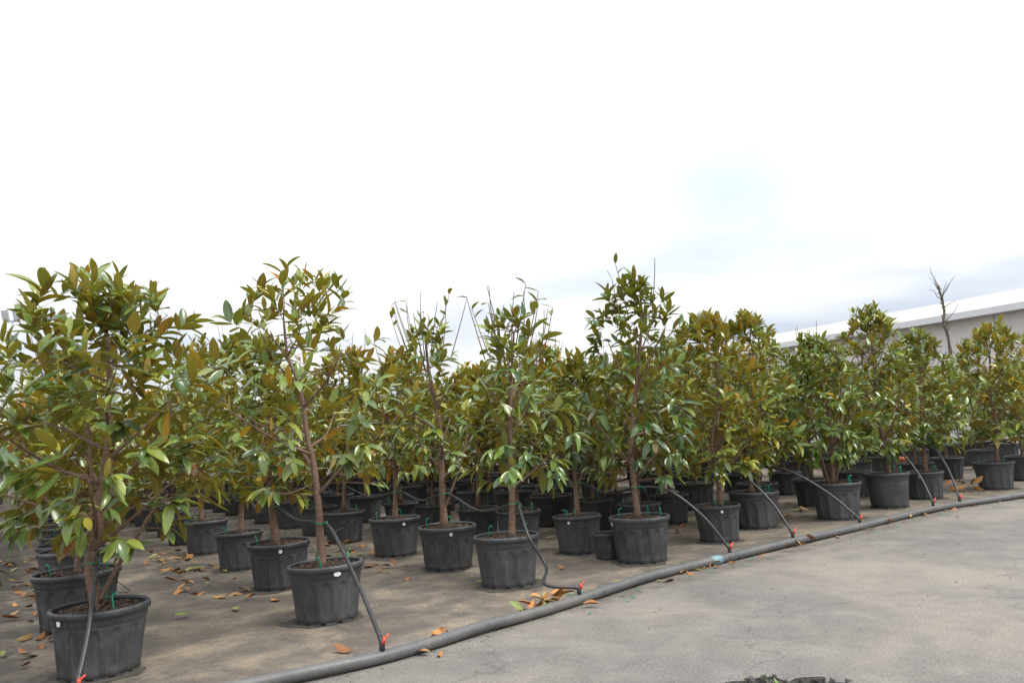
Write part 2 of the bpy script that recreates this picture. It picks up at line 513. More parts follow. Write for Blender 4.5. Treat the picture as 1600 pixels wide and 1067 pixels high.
ST_HI = [(-0.10, 0.03), (0.0, 0.06), (0.10, 0.50), (0.30, 0.92), (0.52, 1.0), (0.74, 0.80), (0.90, 0.42), (1.0, 0.02)]
ST_LO = [(-0.05, 0.05), (0.22, 0.80), (0.58, 0.98), (0.85, 0.55), (1.0, 0.03)]
LEAF_HI = [leaf_template(ST_HI, 0.25, 0.10, 0.385), leaf_template(ST_HI, 0.45, 0.20, 0.37, 0.15),
           leaf_template(ST_HI, 0.12, -0.06, 0.41), leaf_template(ST_HI, 0.30, 0.36, 0.37, -0.3), leaf_template(ST_HI, 0.55, 0.48, 0.38, 0.35),
           leaf_template(ST_HI, 0.38, -0.16, 0.36, -0.25)]
LEAF_LO = [leaf_template(ST_LO, 0.25, 0.10, 0.42), leaf_template(ST_LO, 0.45, 0.22, 0.40, 0.15),
           leaf_template(ST_LO, 0.12, -0.06, 0.45), leaf_template(ST_LO, 0.30, 0.34, 0.39, -0.3), leaf_template(ST_LO, 0.55, 0.45, 0.40, 0.35),
           leaf_template(ST_LO, 0.38, -0.16, 0.38, -0.25)]

def finish_leaf_mesh(me, faces, mi, uvs, rnd, mats):
    for mt in mats:
        me.materials.append(mt)
    me.polygons.foreach_set("material_index", mi)
    me.polygons.foreach_set("use_smooth", [True] * len(me.polygons))
    a = me.attributes.new("rnd", 'FLOAT', 'POINT')
    a.data.foreach_set("value", np.asarray(rnd, dtype=np.float32))
    ul = me.uv_layers.new(name="UVMap")
    idx = np.empty(len(me.loops), dtype=np.int32)
    me.loops.foreach_get("vertex_index", idx)
    ul.data.foreach_set("uv", np.asarray(uvs, dtype=np.float32)[idx].ravel())
    me.update()

def single_leaf_mesh(name, tpl, mats):
    v, f, mi, uv = tpl
    me = bpy.data.meshes.new(name)
    me.from_pydata([tuple(p) for p in v], [], f)
    finish_leaf_mesh(me, f, mi, uv, np.zeros(len(v)), mats)
    return me

LEAF_MESH = [single_leaf_mesh("leaf", t, [M['leaf_top'], M['leaf_under']]) for t in LEAF_HI]

def joined_leaves(name, leaves, tpls, mats, seed):
    r = random.Random(seed)
    V, Fc, MI, UV, RN = [], [], [], [], []
    base = 0
    for (mat, var) in leaves:
        v, f, mi, uv = tpls[var]
        m3 = np.array(mat)
        V.append(v @ m3[:3, :3].T + m3[:3, 3])
        Fc += [tuple(i + base for i in q) for q in f]
        MI += mi
        UV.append(uv)
        RN.append(np.full(len(v), r.random()))
        base += len(v)
    me = bpy.data.meshes.new(name)
    me.from_pydata(np.concatenate(V).tolist(), [], Fc)
    finish_leaf_mesh(me, Fc, MI, np.concatenate(UV), np.concatenate(RN), mats)
    return me

def leaf_matrix(pos, d, up, L):
    y = d.normalized()
    z = up - up.dot(y) * y
    if z.length < 1e-4:
        z = Vector((1, 0, 0)) - y.x * y
    z.normalize()
    x = y.cross(z)
    return Matrix(((x.x * L, y.x * L, z.x * L, pos.x), (x.y * L, y.y * L, z.y * L, pos.y),
                   (x.z * L, y.z * L, z.z * L, pos.z), (0, 0, 0, 1)))

# ------------------------------------------------------------------ the plant generator
def grow(seed, trunk, cx, cr, zt, zb, ntips, per, leaf_len, cy=0.0, shoots=0, stems=(), nb=11, upright=0.5, bare=0.0, r0=0.034):
    ntips = int(ntips * 1.5); per *= 1.12
    """-> trunk tubes, list of branch tubes, twig tubes, leaves [(matrix, variant, pos)], in pot space"""
    r = random.Random(seed)
    tp = spline([Vector(p) for p in trunk], 4)
    n = len(tp)
    tr = [r0 * (1 - 0.72 * (i / (n - 1))) for i in range(n)]
    tr[0] *= 1.25
    if n > 2: tr[1] *= 1.08
    nodes = [(tp[i], tr[i]) for i in range(n) if tp[i].z > zb * 0.9]
    branches = []
    H = zt - zb
    cz = zb + 0.52 * H
    def half(z):
        t = min(max((z - zb) / H, 0), 1)
        # wide around the lower middle, narrowing to the top
        return cr * (max(0.03, 1 - abs((t - 0.42) / 0.60) ** 1.9) ** 0.62 if t > 0.42 else max(0.12, 1 - abs((t - 0.42) / 0.60) ** 2.4) ** 0.55)
    for st in stems:                                   # extra stems from the base
        pts = spline([Vector(p) for p in st], 4)
        rr = [0.018 * (1 - 0.6 * i / (len(pts) - 1)) for i in range(len(pts))]
        branches.append((pts, rr))
        nodes += [(p, q) for p, q in zip(pts, rr) if p.z > zb * 0.9]
    cand = [i for i in range(n) if tp[i].z > zb * 0.95 + 0.02] or [n - 1]
    for b in range(nb):
        i = cand[int((b + 0.5) / nb * len(cand) * 0.92)]
        p = tp[i]
        az = b * 2.39996 + r.uniform(-0.5, 0.5)
        zend = min(p.z + r.uniform(0.18, 0.5) * (0.6 + 0.4 * H), zt - 0.15 * H)
        hw = half(zend) * r.uniform(0.6, 0.86)
        e = Vector((cx + hw * math.cos(az), cy + hw * math.sin(az), zend))
        mid = p.lerp(e, 0.5) + Vector((0, 0, r.uniform(-0.08, 0.03)))
        mid += Vector((r.uniform(-.04, .04), r.uniform(-.04, .04), 0))
        pts = spline([p, mid, e], 5)
        ra = min(tr[i] * 0.6, 0.016)
        rr = [ra * (1 - 0.65 * k / (len(pts) - 1)) for k in range(len(pts))]
        branches.append((pts, rr))
        nodes += [(q, w) for q, w in zip(pts[2:], rr[2:])]
    twigs, leaves = [], []
    npos = np.array([tuple(q[0]) for q in nodes])
    for k in range(ntips):
        t = ((k + r.random()) / ntips) ** 0.9
        z = zb + 0.05 * H + t * 0.95 * H
        h = half(z)
        rad = h * math.sqrt(r.uniform(0.06, 1.0)) * r.uniform(0.84, 1.06)
        az = k * 2.39996 + r.uniform(-0.4, 0.4)
        tip = Vector((cx + rad * math.cos(az), cy + rad * math.sin(az), z + r.uniform(-.06, .06)))
        dv = npos - np.array(tuple(tip))
        dist = np.sqrt((dv ** 2).sum(1)) + 1.2 * np.maximum(dv[:, 2] + 0.02, 0)
        j = int(dist.argmin())
        q, qr = nodes[j]
        L = (tip - q).length
        up = Vector((0, 0, 1))
        mid = q.lerp(tip, 0.55) + Vector((r.uniform(-.03, .03), r.uniform(-.03, .03), -0.06 * L + r.uniform(-.02, .02)))
        pts = spline([q, mid, tip], 3)
        twigs.append((pts, [min(qr * 0.5, 0.006) * (1 - 0.6 * a / (len(pts) - 1)) for a in range(len(pts))]))
        tdir = (tip - mid)
        tdir = tdir.normalized() if tdir.length > 1e-5 else up
        rel = (z - zb) / H
        tdir = (tdir + up * (0.25 + upright * rel) + Vector((r.uniform(-.25, .25), r.uniform(-.25, .25), r.uniform(-.2, .1)))).normalized()
        a = tdir.cross(Vector((0.3, 0.5, 0.2))).normalized()
        bb = tdir.cross(a)
        m = max(3, int(per * r.uniform(0.75, 1.25)))
        if r.random() < bare:
            m = r.randint(0, 2)
        ph0 = r.uniform(0, TAU)
        size = leaf_len * r.uniform(0.82, 1.15)
        for i in range(m):
            back = (i / m) ** 1.2                           # 0 at tip .. 1 down the twig
            s = back * min(0.20, L * 0.8)
            pp = tip - tdir * s * 0.8
            if L > 0.05:
                pp = pp.lerp(tip.lerp(mid, min(1, s / max((tip - mid).length, 0.02))), 0.7)
            ph = ph0 + i * 2.39996
            rad_ = math.cos(ph) * a + math.sin(ph) * bb
            opening = 0.55 + 0.65 * back + r.uniform(-0.15, 0.25)  # rad from the twig axis
            d = tdir * math.cos(opening) + rad_ * math.sin(opening)
            droop = (0.64 - rel) * 1.40 + (0.5 - upright) * 0.9 + r.uniform(-0.35, 0.4)
            outw = Vector((pp.x - cx, pp.y - cy, 0)) / max(cr, 0.2)
            d = (d + outw * 0.30 - up * max(-0.55, droop + 0.12 * back)).normalized()
            nrm = (tdir * 0.45 + up * 0.85 + outw * 0.35 + Vector((r.uniform(-.3, .3), r.uniform(-.3, .3), r.uniform(-.15, .3))))
            ln = size * r.uniform(0.62, 1.12) * (0.75 + 0.25 * min(1, i / 2))
            leaves.append((leaf_matrix(pp, d, nrm, ln), r.randrange(6), pp))
    for k in range(shoots):                                 # long bare shoots over the crown
        az = r.uniform(0, TAU); rad = cr * r.uniform(0.05, 0.60)
        p0 = Vector((cx + rad * math.cos(az), cy + rad * math.sin(az), zt - 0.12 * H - 0.3 * rad))
        hh = r.uniform(0.32, 0.58)
        p1 = p0 + Vector((math.cos(az) * 0.3 * hh + r.uniform(-.09, .09), math.sin(az) * 0.3 * hh, hh))
        pm = p0.lerp(p1, 0.5) + Vector((math.cos(az) * .03, math.sin(az) * .03, 0))
        pts = spline([p0 - Vector((0, 0, 0.15)), pm, p1], 4)
        twigs.append((pts, [0.0062 * (1 - 0.45 * a / (len(pts) - 1)) for a in range(len(pts))]))
        if r.random() < 0.35:
            for q in range(r.randint(1, 3)):
                bp = pts[-1 - q * 2]
                d = Vector((r.uniform(-1, 1), r.uniform(-1, 1), r.uniform(0.1, 1.1))).normalized()
                leaves.append((leaf_matrix(bp, d, Vector((0, 0, 1)), leaf_len * r.uniform(0.55, 0.8)), r.randrange(6), bp))
    return (tp, tr), branches, twigs, leaves

def tubes_mesh(name, lst, mat, n):
    mb = MB()
    for pts, rr in lst:
        mb.tube(pts, rr, n)
    return mb.mesh(name, [mat])

# ------------------------------------------------------------------ pots
PR, PH = 0.3125, 0.45
NARCH = 13
def arch_fn(th, z, i):
    u = (th / TAU * NARCH) % 1.0
    x = abs(u - 0.5) / 0.31
    zn = z / PH
    if zn < 0.06 or zn > 0.76 or x >= 1.12:
        return 0.0
    top = 0.50 + 0.24 * math.sqrt(max(0, 1 - min(x, 1) ** 2))
    e = min(1.0, max(0.0, (top - zn) / 0.03)) * min(1.0, max(0.0, (1.12 - x) / 0.24))
    return -0.0125 * e
def pot_mesh(arches):
    mb = MB()
    prof = []
    zs = [0.0, 0.012, 0.018, 0.05, 0.10, 0.16, 0.22, 0.245, 0.265, 0.285, 0.30, 0.312, 0.322, 0.332, 0.342, 0.350, 0.356, 0.40, 0.428]
    for z in zs:
        r = PR * (0.80 + 0.165 * (z / PH))
        if z < 0.015: r -= 0.010
        if z > 0.353: r += 0.0045
        prof.append((r, z))
    mb.lathe(prof, 128 if arches else 64, 0, arch_fn if arches else None)
    ri = PR * 0.945
    mb.lathe([(ri, 0.428), (ri - 0.006, 0.36)], 64)
    mb.lathe([(0.02, 0.006), (PR * 0.79, 0.006)], 32)
    return mb.mesh("pot", [M['pot']])
def rim_mesh():
    mb = MB()
    a, b = 0.0155, 0.016
    prof = [(PR * 0.985 - 0.006 + a * math.cos(t), PH - b + b * math.sin(t)) for t in [TAU * k / 12 for k in range(12)]]
    prof = [(r_, z) for r_, z in prof]
    mb.lathe(prof, 72, 0, None, True)
    mb.lathe([(PR * 0.985 - 0.004 + a * 0.9, PH - 0.020), (PR * 0.985 - 0.004 + a * 0.85, PH - 0.044), (PR * 0.955, PH - 0.046)], 72)
    return mb.mesh("rim", [M['pot']])
POT_ARCH, POT_PLAIN, RIM = pot_mesh(True), pot_mesh(False), rim_mesh()
def foot_mesh():
    mb = MB()
    for k in range(12):
        th = TAU * k / 12
        mt = Matrix.Rotation(th, 4, 'Z') @ Matrix.Translation((PR * 0.785, 0, 0.0))
        mb.box((-0.006, -0.045, 0.0), (0.010, 0.045, 0.016), mt)
    return mb.mesh("foot_ring", [M['pot']], False)
FOOT = foot_mesh()
def soil_mesh(seed):
    r = random.Random(seed)
    mb = MB()
    n, k = 40, 9
    R = PR * 0.955
    vs_ = [(0, 0, PH - 0.012)]
    for i in range(1, k + 1):
        for j in range(n):
            th = TAU * j / n
            rr = R * i / k
            z = PH - 0.045 + 0.035 * (1 - (i / k) ** 2) + r.uniform(-0.008, 0.010)
            vs_.append((rr * math.cos(th), rr * math.sin(th), z))
    fs = [(0, 1 + j, 1 + (j + 1) % n) for j in range(n)]
    for i in range(k - 1):
        for j in range(n):
            a0 = 1 + i * n
            fs.append((a0 + j, a0 + n + j, a0 + n + (j + 1) % n, a0 + (j + 1) % n))
    mb.add(vs_, fs)
    return mb.mesh("soil", [M['soil']])
def chips_mesh(seed, cnt=170):
    r = random.Random(seed)
    mb = MB()
    for i in range(cnt):
        th = r.uniform(0, TAU); rr = PR * 0.92 * math.sqrt(r.random())
        z = PH - 0.043 + 0.035 * (1 - (rr / PR) ** 2) + 0.004
        s = r.uniform(0.006, 0.017)
        mt = Matrix.Translation((rr * math.cos(th), rr * math.sin(th), z)) @ Matrix.Rotation(r.uniform(0, TAU), 4, 'Z') @ Matrix.Rotation(r.uniform(-.6, .6), 4, 'X') @ Matrix.Rotation(r.uniform(-.6, .6), 4, 'Y')
        mb.box((-s, -s * .5, -s * .2), (s, s * .5, s * .25), mt)
    return mb.mesh("bark_chips", [M['chip']], False)
SOILS = [soil_mesh(s) for s in (1, 2, 3)]
CHIPS = [chips_mesh(s) for s in (4, 5, 6)]
def stake_mesh():
    mb = MB()
    mb.tube([(0, 0, -0.06), (0, 0, 0.085), (0.004, 0, 0.102), (0.022, 0, 0.112), (0.040, 0, 0.104)], [0.0055, 0.0055, 0.0055, 0.006, 0.005], 6)
    return mb.mesh("drip_stake", [M['stake']])
STAKE = stake_mesh()
def tag_mesh(w, h):
    mb = MB()
    # a small curved plate that follows the pot wall, centred on -Y
    n, R = 14, PR * 0.947 + 0.012
    vs_ = []
    for rr in (R, R + 0.003):
        for k in range(n):
            t = TAU * k / n
            dx, dz = w * math.cos(t), h * math.sin(t)
            a = -math.pi / 2 + dx / R
            q = rr + dz * 0.10
            vs_.append((q * math.cos(a), q * math.sin(a), dz))
    fs = [tuple(range(n, 2 * n))[::1], tuple(range(n - 1, -1, -1))] + [(k, (k + 1) % n, n + (k + 1) % n, n + k) for k in range(n)]
    mb.add(vs_, fs)
    return mb.mesh("white_tag", [M['tag']], False)
TAG_OVAL, TAG_SMALL = tag_mesh(0.030, 0.018), tag_mesh(0.018, 0.020)

plants = {}     # key -> (x, y, z of hose tie, trunk x offset, trunk y offset)
def make_pot(root, s, hr, plain_pot=False, rz=0.0, seed=0, near=True):
    sc = (s, s, s * hr)
    p = add_obj("pot", POT_PLAIN if plain_pot else POT_ARCH, root); p.scale = sc; p.rotation_euler = (0.012 * math.sin(seed * 5.1), 0.012 * math.cos(seed * 3.7), rz)
    add_obj("rim", RIM, p)
    if near:
        add_obj("foot_ring", FOOT, p)
    so = add_obj("soil", SOILS[seed % 3], root); so.scale = sc; so.rotation_euler = (0, 0, seed * 1.3)
    if near:
        tag(add_obj("bark_chips", CHIPS[seed % 3], so), None, None, None, 'stuff')
    return p

def add_stakes(root, s, hr, angs):
    for i, a in enumerate(angs):
        o = add_obj("drip_stake", STAKE, root)
        rr = PR * s * (0.62 + 0.12 * ((i * 7) % 3) / 2)
        o.location = (rr * math.cos(a), rr * math.sin(a), PH * s * hr - 0.03)
        o.rotation_euler = (0.12 * math.sin(a * 3), 0.15 * math.cos(a * 5), a * 2.3)

LAB = {
 'A': "magnolia with three low stems in the large black pot cut by the bottom edge",
 'B': "tall magnolia with a curving leaning trunk and white oval tag on its pot",
 'C': "magnolia with a straight trunk and bare top shoots, hose looping down its pot",
 'D': "tall dark green magnolia rising highest in the middle of the yard",
 'E': "magnolia with a thick pale trunk and many bare shoots, behind the straight-trunked one",
 'F': "magnolia with a slim trunk, third from the pipe in the row with bare-shooted ones",
 'M': "magnolia with a thick straight trunk in a scuffed pot just behind the leaning one",
 'N': "magnolia in a narrow pot, third from the pipe in the leaning one's row",
 'O': "magnolia with a thin trunk, fourth from the pipe in the leaning one's row",
 'G': "small magnolia forking low, directly behind the tallest dark green one",
 'H': "golden bushy magnolia with a V-forked trunk in a small pot beside the taped pipe joint",
 'U': "bushy olive magnolia with two stems whose hose drops to the pipe collar",
 'I': "dense round magnolia with three stems in a wide ribbed pot near the pipe",
 'J': "magnolia with an orange-tipped top in a smooth unribbed black pot",
 'L': "dark dense magnolia between the smooth pot and the pile of dead leaves",
 'K': "wide magnolia in the ribbed pot beyond the pile of dead leaves",
}
FRONT = {
 'A': dict(pos=(-2.975, 5.443), s=1.003, hr=0.999, trunk=[(-0.007, 0.40), (-0.066, 0.676), (-0.054, 0.841), (-0.009, 0.97), (-0.01, 1.201), (0.03, 1.504), (0.053, 1.886), (0.038, 2.351)], cx=-0.02, cr=0.98, zt=2.74, zb=0.82),
 'B': dict(pos=(-1.689, 6.602), s=1.004, hr=1.027, trunk=[(-0.034, 0.38), (-0.042, 0.721), (-0.046, 0.935), (-0.09, 1.317), (-0.129, 1.484), (-0.173, 1.873), (-0.213, 2.054), (-0.286, 2.244), (-0.295, 2.557)], cx=-0.18, cr=0.98, zt=2.98, zb=0.98),
 'C': dict(pos=(-0.174, 7.583), s=1.029, hr=1.026, trunk=[(0.052, 0.40), (0.078, 0.805), (0.09, 1.302), (0.119, 1.679), (0.155, 2.061), (0.198, 2.446)], cx=0.16, cr=0.64, zt=2.64, zb=0.87),
 'D': dict(pos=(1.256, 8.420), s=1.038, hr=1.028, trunk=[(-0.006, 0.40), (-0.026, 0.858), (-0.026, 1.204), (0.061, 1.761), (0.138, 2.183), (0.202, 2.611), (0.216, 3.047)], cx=0.10, cr=0.74, zt=3.06, zb=0.80),
 'E': dict(pos=(-0.862, 8.728), s=1.035, hr=1.010, trunk=[(-0.027, 0.40), (-0.027, 0.897), (-0.02, 1.183), (-0.027, 1.618), (-0.104, 2.137), (-0.138, 2.51)], cx=-0.10, cr=0.53, zt=2.77, zb=0.98),
 'F': dict(pos=(-1.645, 9.948), s=1.042, hr=1.001, trunk=[(0.005, 0.40), (0.029, 0.855), (0.034, 1.347), (0.085, 1.758), (0.12, 2.174)], cx=0.09, cr=0.52, zt=2.60, zb=0.98),
 'M': dict(pos=(-2.591, 8.208), s=1.016, hr=1.029, trunk=[(-0.023, 0.42), (-0.07, 0.84), (-0.089, 1.177), (-0.095, 1.517), (-0.039, 1.857)], cx=-0.08, cr=0.60, zt=2.55, zb=0.90),
 'N': dict(pos=(-3.521, 9.621), s=0.909, hr=1.089, trunk=[(0.014, 0.40), (0.035, 0.756), (0.059, 1.149), (0.05, 1.548), (0.074, 1.948)], cx=-0.01, cr=0.60, zt=2.85, zb=0.95),
 'O': dict(pos=(-4.607, 11.246), s=0.963, hr=1.084, trunk=[(-0.067, 0.42), (-0.053, 0.858), (-0.038, 1.32), (-0.014, 1.692), (-0.007, 2.257)], cx=-0.09, cr=0.62, zt=3.05, zb=0.98),
 'G': dict(pos=(0.641, 9.257), s=0.925, hr=1.043, trunk=[(0.004, 0.40), (0.018, 0.765), (0.009, 1.07), (0.046, 1.374), (0.133, 1.833)], cx=0.11, cr=0.46, zt=2.30, zb=1.00),
 'H': dict(pos=(2.370, 9.472), s=0.906, hr=1.059, trunk=[(0.048, 0.40), (0.051, 0.759), (0.018, 0.994), (0.012, 1.19), (0.111, 1.737), (0.171, 2.213)], cx=0.04, cr=0.66, zt=2.74, zb=0.72),
 'U': dict(pos=(3.112, 10.401), s=1.030, hr=1.028, trunk=[(-0.021, 0.42), (-0.029, 0.793), (-0.038, 1.136), (0.047, 1.738), (0.142, 2.347)], cx=0.12, cr=0.62, zt=2.86, zb=0.76),
 'I': dict(pos=(4.365, 10.781), s=1.072, hr=1.045, trunk=[(-0.03, 0.44), (0.017, 0.962), (0.032, 1.498), (0.047, 2.041)], cx=-0.07, cr=0.70, zt=2.55, zb=0.68),
 'J': dict(pos=(5.507, 11.653), s=1.012, hr=1.126, trunk=[(0.039, 0.44), (0.04, 0.873), (-0.019, 1.359), (-0.0, 1.846), (0.017, 2.239), (0.006, 2.736)], cx=0.01, cr=0.63, zt=3.02, zb=0.66),
 'L': dict(pos=(6.490, 12.470), s=0.950, hr=1.000, trunk=[(0.038, 0.38), (0.053, 0.795), (0.074, 1.206), (0.105, 1.621), (0.163, 2.248)], cx=0.17, cr=0.62, zt=2.66, zb=0.74),
 'K': dict(pos=(8.072, 13.196), s=0.996, hr=1.027, trunk=[(0.075, 0.40), (0.098, 0.789), (0.132, 1.115), (0.114, 1.556), (0.171, 2.219)], cx=0.18, cr=0.84, zt=2.76, zb=0.74),
}
# per-tree habit: tips, leaves per tip, leaf length, tint, extras
HAB = {
 'A': dict(ntips=126, per=7.2, leaf=0.192, tint=(0.98, 1.0, 1.0), up=0.42, nb=14),
 'B': dict(ntips=74, per=5.8, leaf=0.185, tint=(1.06, 1.02, 0.9), up=0.55, shoots=0, nb=12),
 'C': dict(ntips=46, per=5.4, leaf=0.205, tint=(0.85, 0.98, 1.05), up=0.2, shoots=13, nb=11),
 'D': dict(ntips=84, per=6.3, leaf=0.185, tint=(0.60, 0.74, 0.78), up=0.2, shoots=3, nb=13),
 'E': dict(ntips=44, per=5, leaf=0.18, tint=(0.95, 1.0, 0.95), up=0.3, shoots=16, nb=10),
 'F': dict(ntips=62, per=6, leaf=0.19, tint=(1.15, 1.0, 0.9), up=0.4, shoots=3, nb=9),
 'M': dict(ntips=74, per=6, leaf=0.205, tint=(0.98, 1.02, 0.95), up=0.3, nb=10),
 'N': dict(ntips=70, per=6, leaf=0.19, tint=(0.95, 0.95, 0.95), up=0.3, shoots=4, nb=10),
 'O': dict(ntips=70, per=6, leaf=0.19, tint=(1.0, 0.95, 0.9), up=0.4, shoots=4, nb=10),
 'G': dict(ntips=58, per=6, leaf=0.18, tint=(0.9, 0.92, 0.9), up=0.3, nb=9),
 'H': dict(ntips=112, per=7, leaf=0.175, tint=(1.16, 1.02, 0.9), up=0.85, nb=12),
 'U': dict(ntips=108, per=7, leaf=0.175, tint=(1.08, 1.02, 0.92), up=0.7, nb=12),
 'I': dict(ntips=122, per=7, leaf=0.165, tint=(0.80, 0.92, 0.9), up=0.4, shoots=4, nb=12),
 'J': dict(ntips=104, per=6.5, leaf=0.175, tint=(1.0, 1.02, 0.95), up=0.6, nb=12),
 'L': dict(ntips=104, per=6.5, leaf=0.165, tint=(0.82, 0.92, 0.9), up=0.5, nb=11),
 'K': dict(ntips=138, per=7, leaf=0.175, tint=(1.12, 1.06, 0.9), up=0.65, nb=13),
}
STEMS = {
 'A': [[(-0.05, 0.01, 0.80), (-0.075, 0.03, 1.05), (-0.09, 0.05, 1.35), (-0.14, 0.08, 1.75), (-0.22, 0.1, 2.1)],
       [(0.01, -0.02, 0.46), (0.14, -0.06, 0.68), (0.30, -0.10, 0.88), (0.42, -0.14, 1.05), (0.56, -0.18, 1.18)],
       [(-0.05, 0, 0.82), (-0.20, -0.05, 1.02), (-0.36, -0.1, 1.25), (-0.48, -0.12, 1.6)]],
 'H': [[(0.05, 0, 0.74), (-0.10, -0.05, 1.02), (-0.20, -0.06, 1.32), (-0.26, -0.05, 1.7)],
       [(0.03, 0, 0.95), (0.15, 0.03, 1.2), (0.26, 0.05, 1.6), (0.30, 0.05, 2.0)]],
 'U': [[(0.06, -0.02, 0.42), (0.10, -0.04, 0.80), (0.13, -0.05, 1.2), (0.22, -0.05, 1.7)]],
 'I': [[(-0.08, -0.03, 0.44), (-0.17, -0.06, 0.85), (-0.24, -0.08, 1.3), (-0.30, -0.08, 1.7)],
       [(0.02, 0.02, 0.44), (0.10, 0.0, 0.85), (0.20, 0.02, 1.4), (0.26, 0.02, 1.9)]],
 'G': [[(0.015, 0, 0.70), (-0.10, -0.03, 0.95), (-0.17, -0.04, 1.2), (-0.2, -0.04, 1.5)],
       [(0.015, 0, 0.72), (0.12, -0.03, 0.98), (0.20, -0.02, 1.3), (0.24, 0, 1.6)]],
 'E': [[(-0.02, 0, 0.62), (0.12, -0.04, 0.95), (0.22, -0.05, 1.2), (0.3, -0.05, 1.5)]],
}
RESTTAG = {'B': (TAG_OVAL, 0.30), 'C': None, 'E': (TAG_SMALL, 0.12), 'F': (TAG_SMALL, 0.35), 'G': (TAG_SMALL, -0.35), 'H': (TAG_SMALL, 0.22),
           'M': (TAG_SMALL, 0.05), 'A': (TAG_SMALL, -0.9), 'L': (TAG_SMALL, -0.2), 'D': (TAG_SMALL, -1.15)}
CAMP = Vector((0, 0, CAM_H))

def front_tree(key, idx):
    d, h = FRONT[key], HAB[key]
    x, y = d['pos']
    root = empty("potted_magnolia", (x, y, 0))
    tag(root, LAB[key], "potted tree", "young magnolias in black nursery pots")
    p = make_pot(root, d['s'], d['hr'], key == 'J', idx * 0.37, idx)
    r = random.Random(idx * 31 + 5)
    tr = [(a, r.uniform(-0.03, 0.03) if i > 1 else 0.0, z) for i, (a, z) in enumerate(d['trunk'])]
    T, B, W, Lv = grow(idx * 77 + 3, tr, d['cx'], d['cr'], d['zt'], d['zb'], h['ntips'], h['per'], h['leaf'],
                       shoots=h.get('shoots', 0), stems=STEMS.get(key, ()), nb=h['nb'], upright=h['up'],
                       r0=0.044 if key in 'AEM' else 0.036)
    trunk = add_obj("trunk", tubes_mesh("trunk", [T], M['bark'], 10), root)
    for pts, rr in B:
        add_obj("branch", tubes_mesh("branch", [(pts, rr)], M['bark'], 6), trunk)
    tag(add_obj("twigs", tubes_mesh("twigs", W, M['twig'], 4), trunk), None, None, None, 'stuff')
    base = Vector((x, y, 0))
    Lv.sort(key=lambda q: ((q[2] + base) - CAMP).length)
    near, rest = Lv[:290], Lv[290:]
    crown = add_obj("crown", joined_leaves("crown", [(m, v) for m, v, _ in (rest or near[-5:])], LEAF_HI, [M['leaf_top'], M['leaf_under']], idx), root)
    tag(crown, None, None, None, 'stuff')
    crown.color = (*h['tint'], 1)
    for m, v, _ in near:
        o = bpy.data.objects.new("leaf", LEAF_MESH[v])
        C.objects.link(o)
        o.parent = crown
        o.matrix_local = m
        o.color = (*h['tint'], 1)
    tg = RESTTAG.get(key)
    if tg:
        o = add_obj("white_tag", tg[0], p)
        o.location = (0, 0, 0.388)
        o.rotation_euler = (0, 0, tg[1] - idx * 0.37 - math.atan2(x, y) * 1.0)
    add_stakes(root, d['s'], d['hr'], [(-0.6 + 0.5 * idx) % TAU, (1.9 + 0.3 * idx) % TAU, (4.1 + 0.7 * idx) % TAU][: 2 + idx % 2])
    plants[key] = (x, y, d['s'], tr)

for i, k in enumerate("ABCDEFMNOGHUIJLK"):
    front_tree(k, i)

# ------------------------------------------------------------------ the rest of the rows
VAR = []
for k in range(10):
    r = random.Random(400 + k)
    zt = r.uniform(2.28, 2.80)
    zb = r.uniform(0.86, 1.02)
    lean = r.uniform(-0.08, 0.08)
    tr = [(0, 0, 0.40), (lean * .3, 0.01, 0.8), (lean, r.uniform(-.04, .04), 1.3), (lean * 1.4, r.uniform(-.05, .05), zt * 0.78)]
    st = []
    if k % 3 == 0:
        st = [[(0.01, 0, 0.6), (0.12, 0.04, 0.9), (0.2, 0.06, 1.3), (0.26, 0.05, 1.7)]]
    T, B, W, Lv = grow(900 + k, tr, lean, r.uniform(0.62, 0.78), zt, zb, 94, 6.8, 0.172, shoots=[0, 4, 8, 2, 0][k % 5], stems=st, nb=10, upright=r.uniform(0.3, 0.8))
    VAR.append((tubes_mesh("trunk", [T] + B, M['bark'], 6), tubes_mesh("twigs", W, M['twig'], 3),
                joined_leaves("crown", [(m, v) for m, v, _ in Lv], LEAF_LO, [M['leaf_top'], M['leaf_under']], k), tr))

ORD = ["first", "second", "third", "fourth", "fifth", "sixth", "seventh", "eighth", "ninth", "tenth", "eleventh", "twelfth",
       "thirteenth", "fourteenth", "fifteenth", "sixteenth", "seventeenth", "eighteenth", "nineteenth", "twentieth"] + ["twenty-" + q for q in ("first", "second", "third", "fourth", "fifth", "sixth", "seventh", "eighth", "ninth")] + ["thirtieth"]
def far_tree(x, y, s, hr, label, seed, near, zs=1.0):
    r = random.Random(seed)
    root = empty("potted_magnolia", (x, y, 0))
    tag(root, label, "potted tree", "young magnolias in black nursery pots")
    make_pot(root, s, hr, r.random() < 0.15, r.uniform(0, TAU), seed, near)
    v = VAR[seed % len(VAR)]
    rz = r.uniform(0, TAU)
    sc = r.uniform(0.92, 1.06) * zs * (0.90 if x > 4.5 else 1.0)
    t = add_obj("trunk", v[0], root)
    t.rotation_euler = (0, 0, rz); t.scale = (sc, sc, sc)
    tag(add_obj("twigs", v[1], t), None, None, None, 'stuff')
    c = add_obj("crown", v[2], root)
    c.rotation_euler = (0, 0, rz); c.scale = (sc, sc, sc)
    g_ = r.uniform(0.82, 1.18)
    c.color = (g_ * 1.08, 0.5 + 0.5 * g_ if g_ > 1 else g_, 0.92, 1)
    tag(c, None, None, None, 'stuff')
    if near:
        add_stakes(root, s, hr, [r.uniform(0, TAU), r.uniform(0, TAU)])
    return [(a * math.cos(rz) - b * math.sin(rz), a * math.sin(rz) + b * math.cos(rz), z) for a, b, z in v[3]]

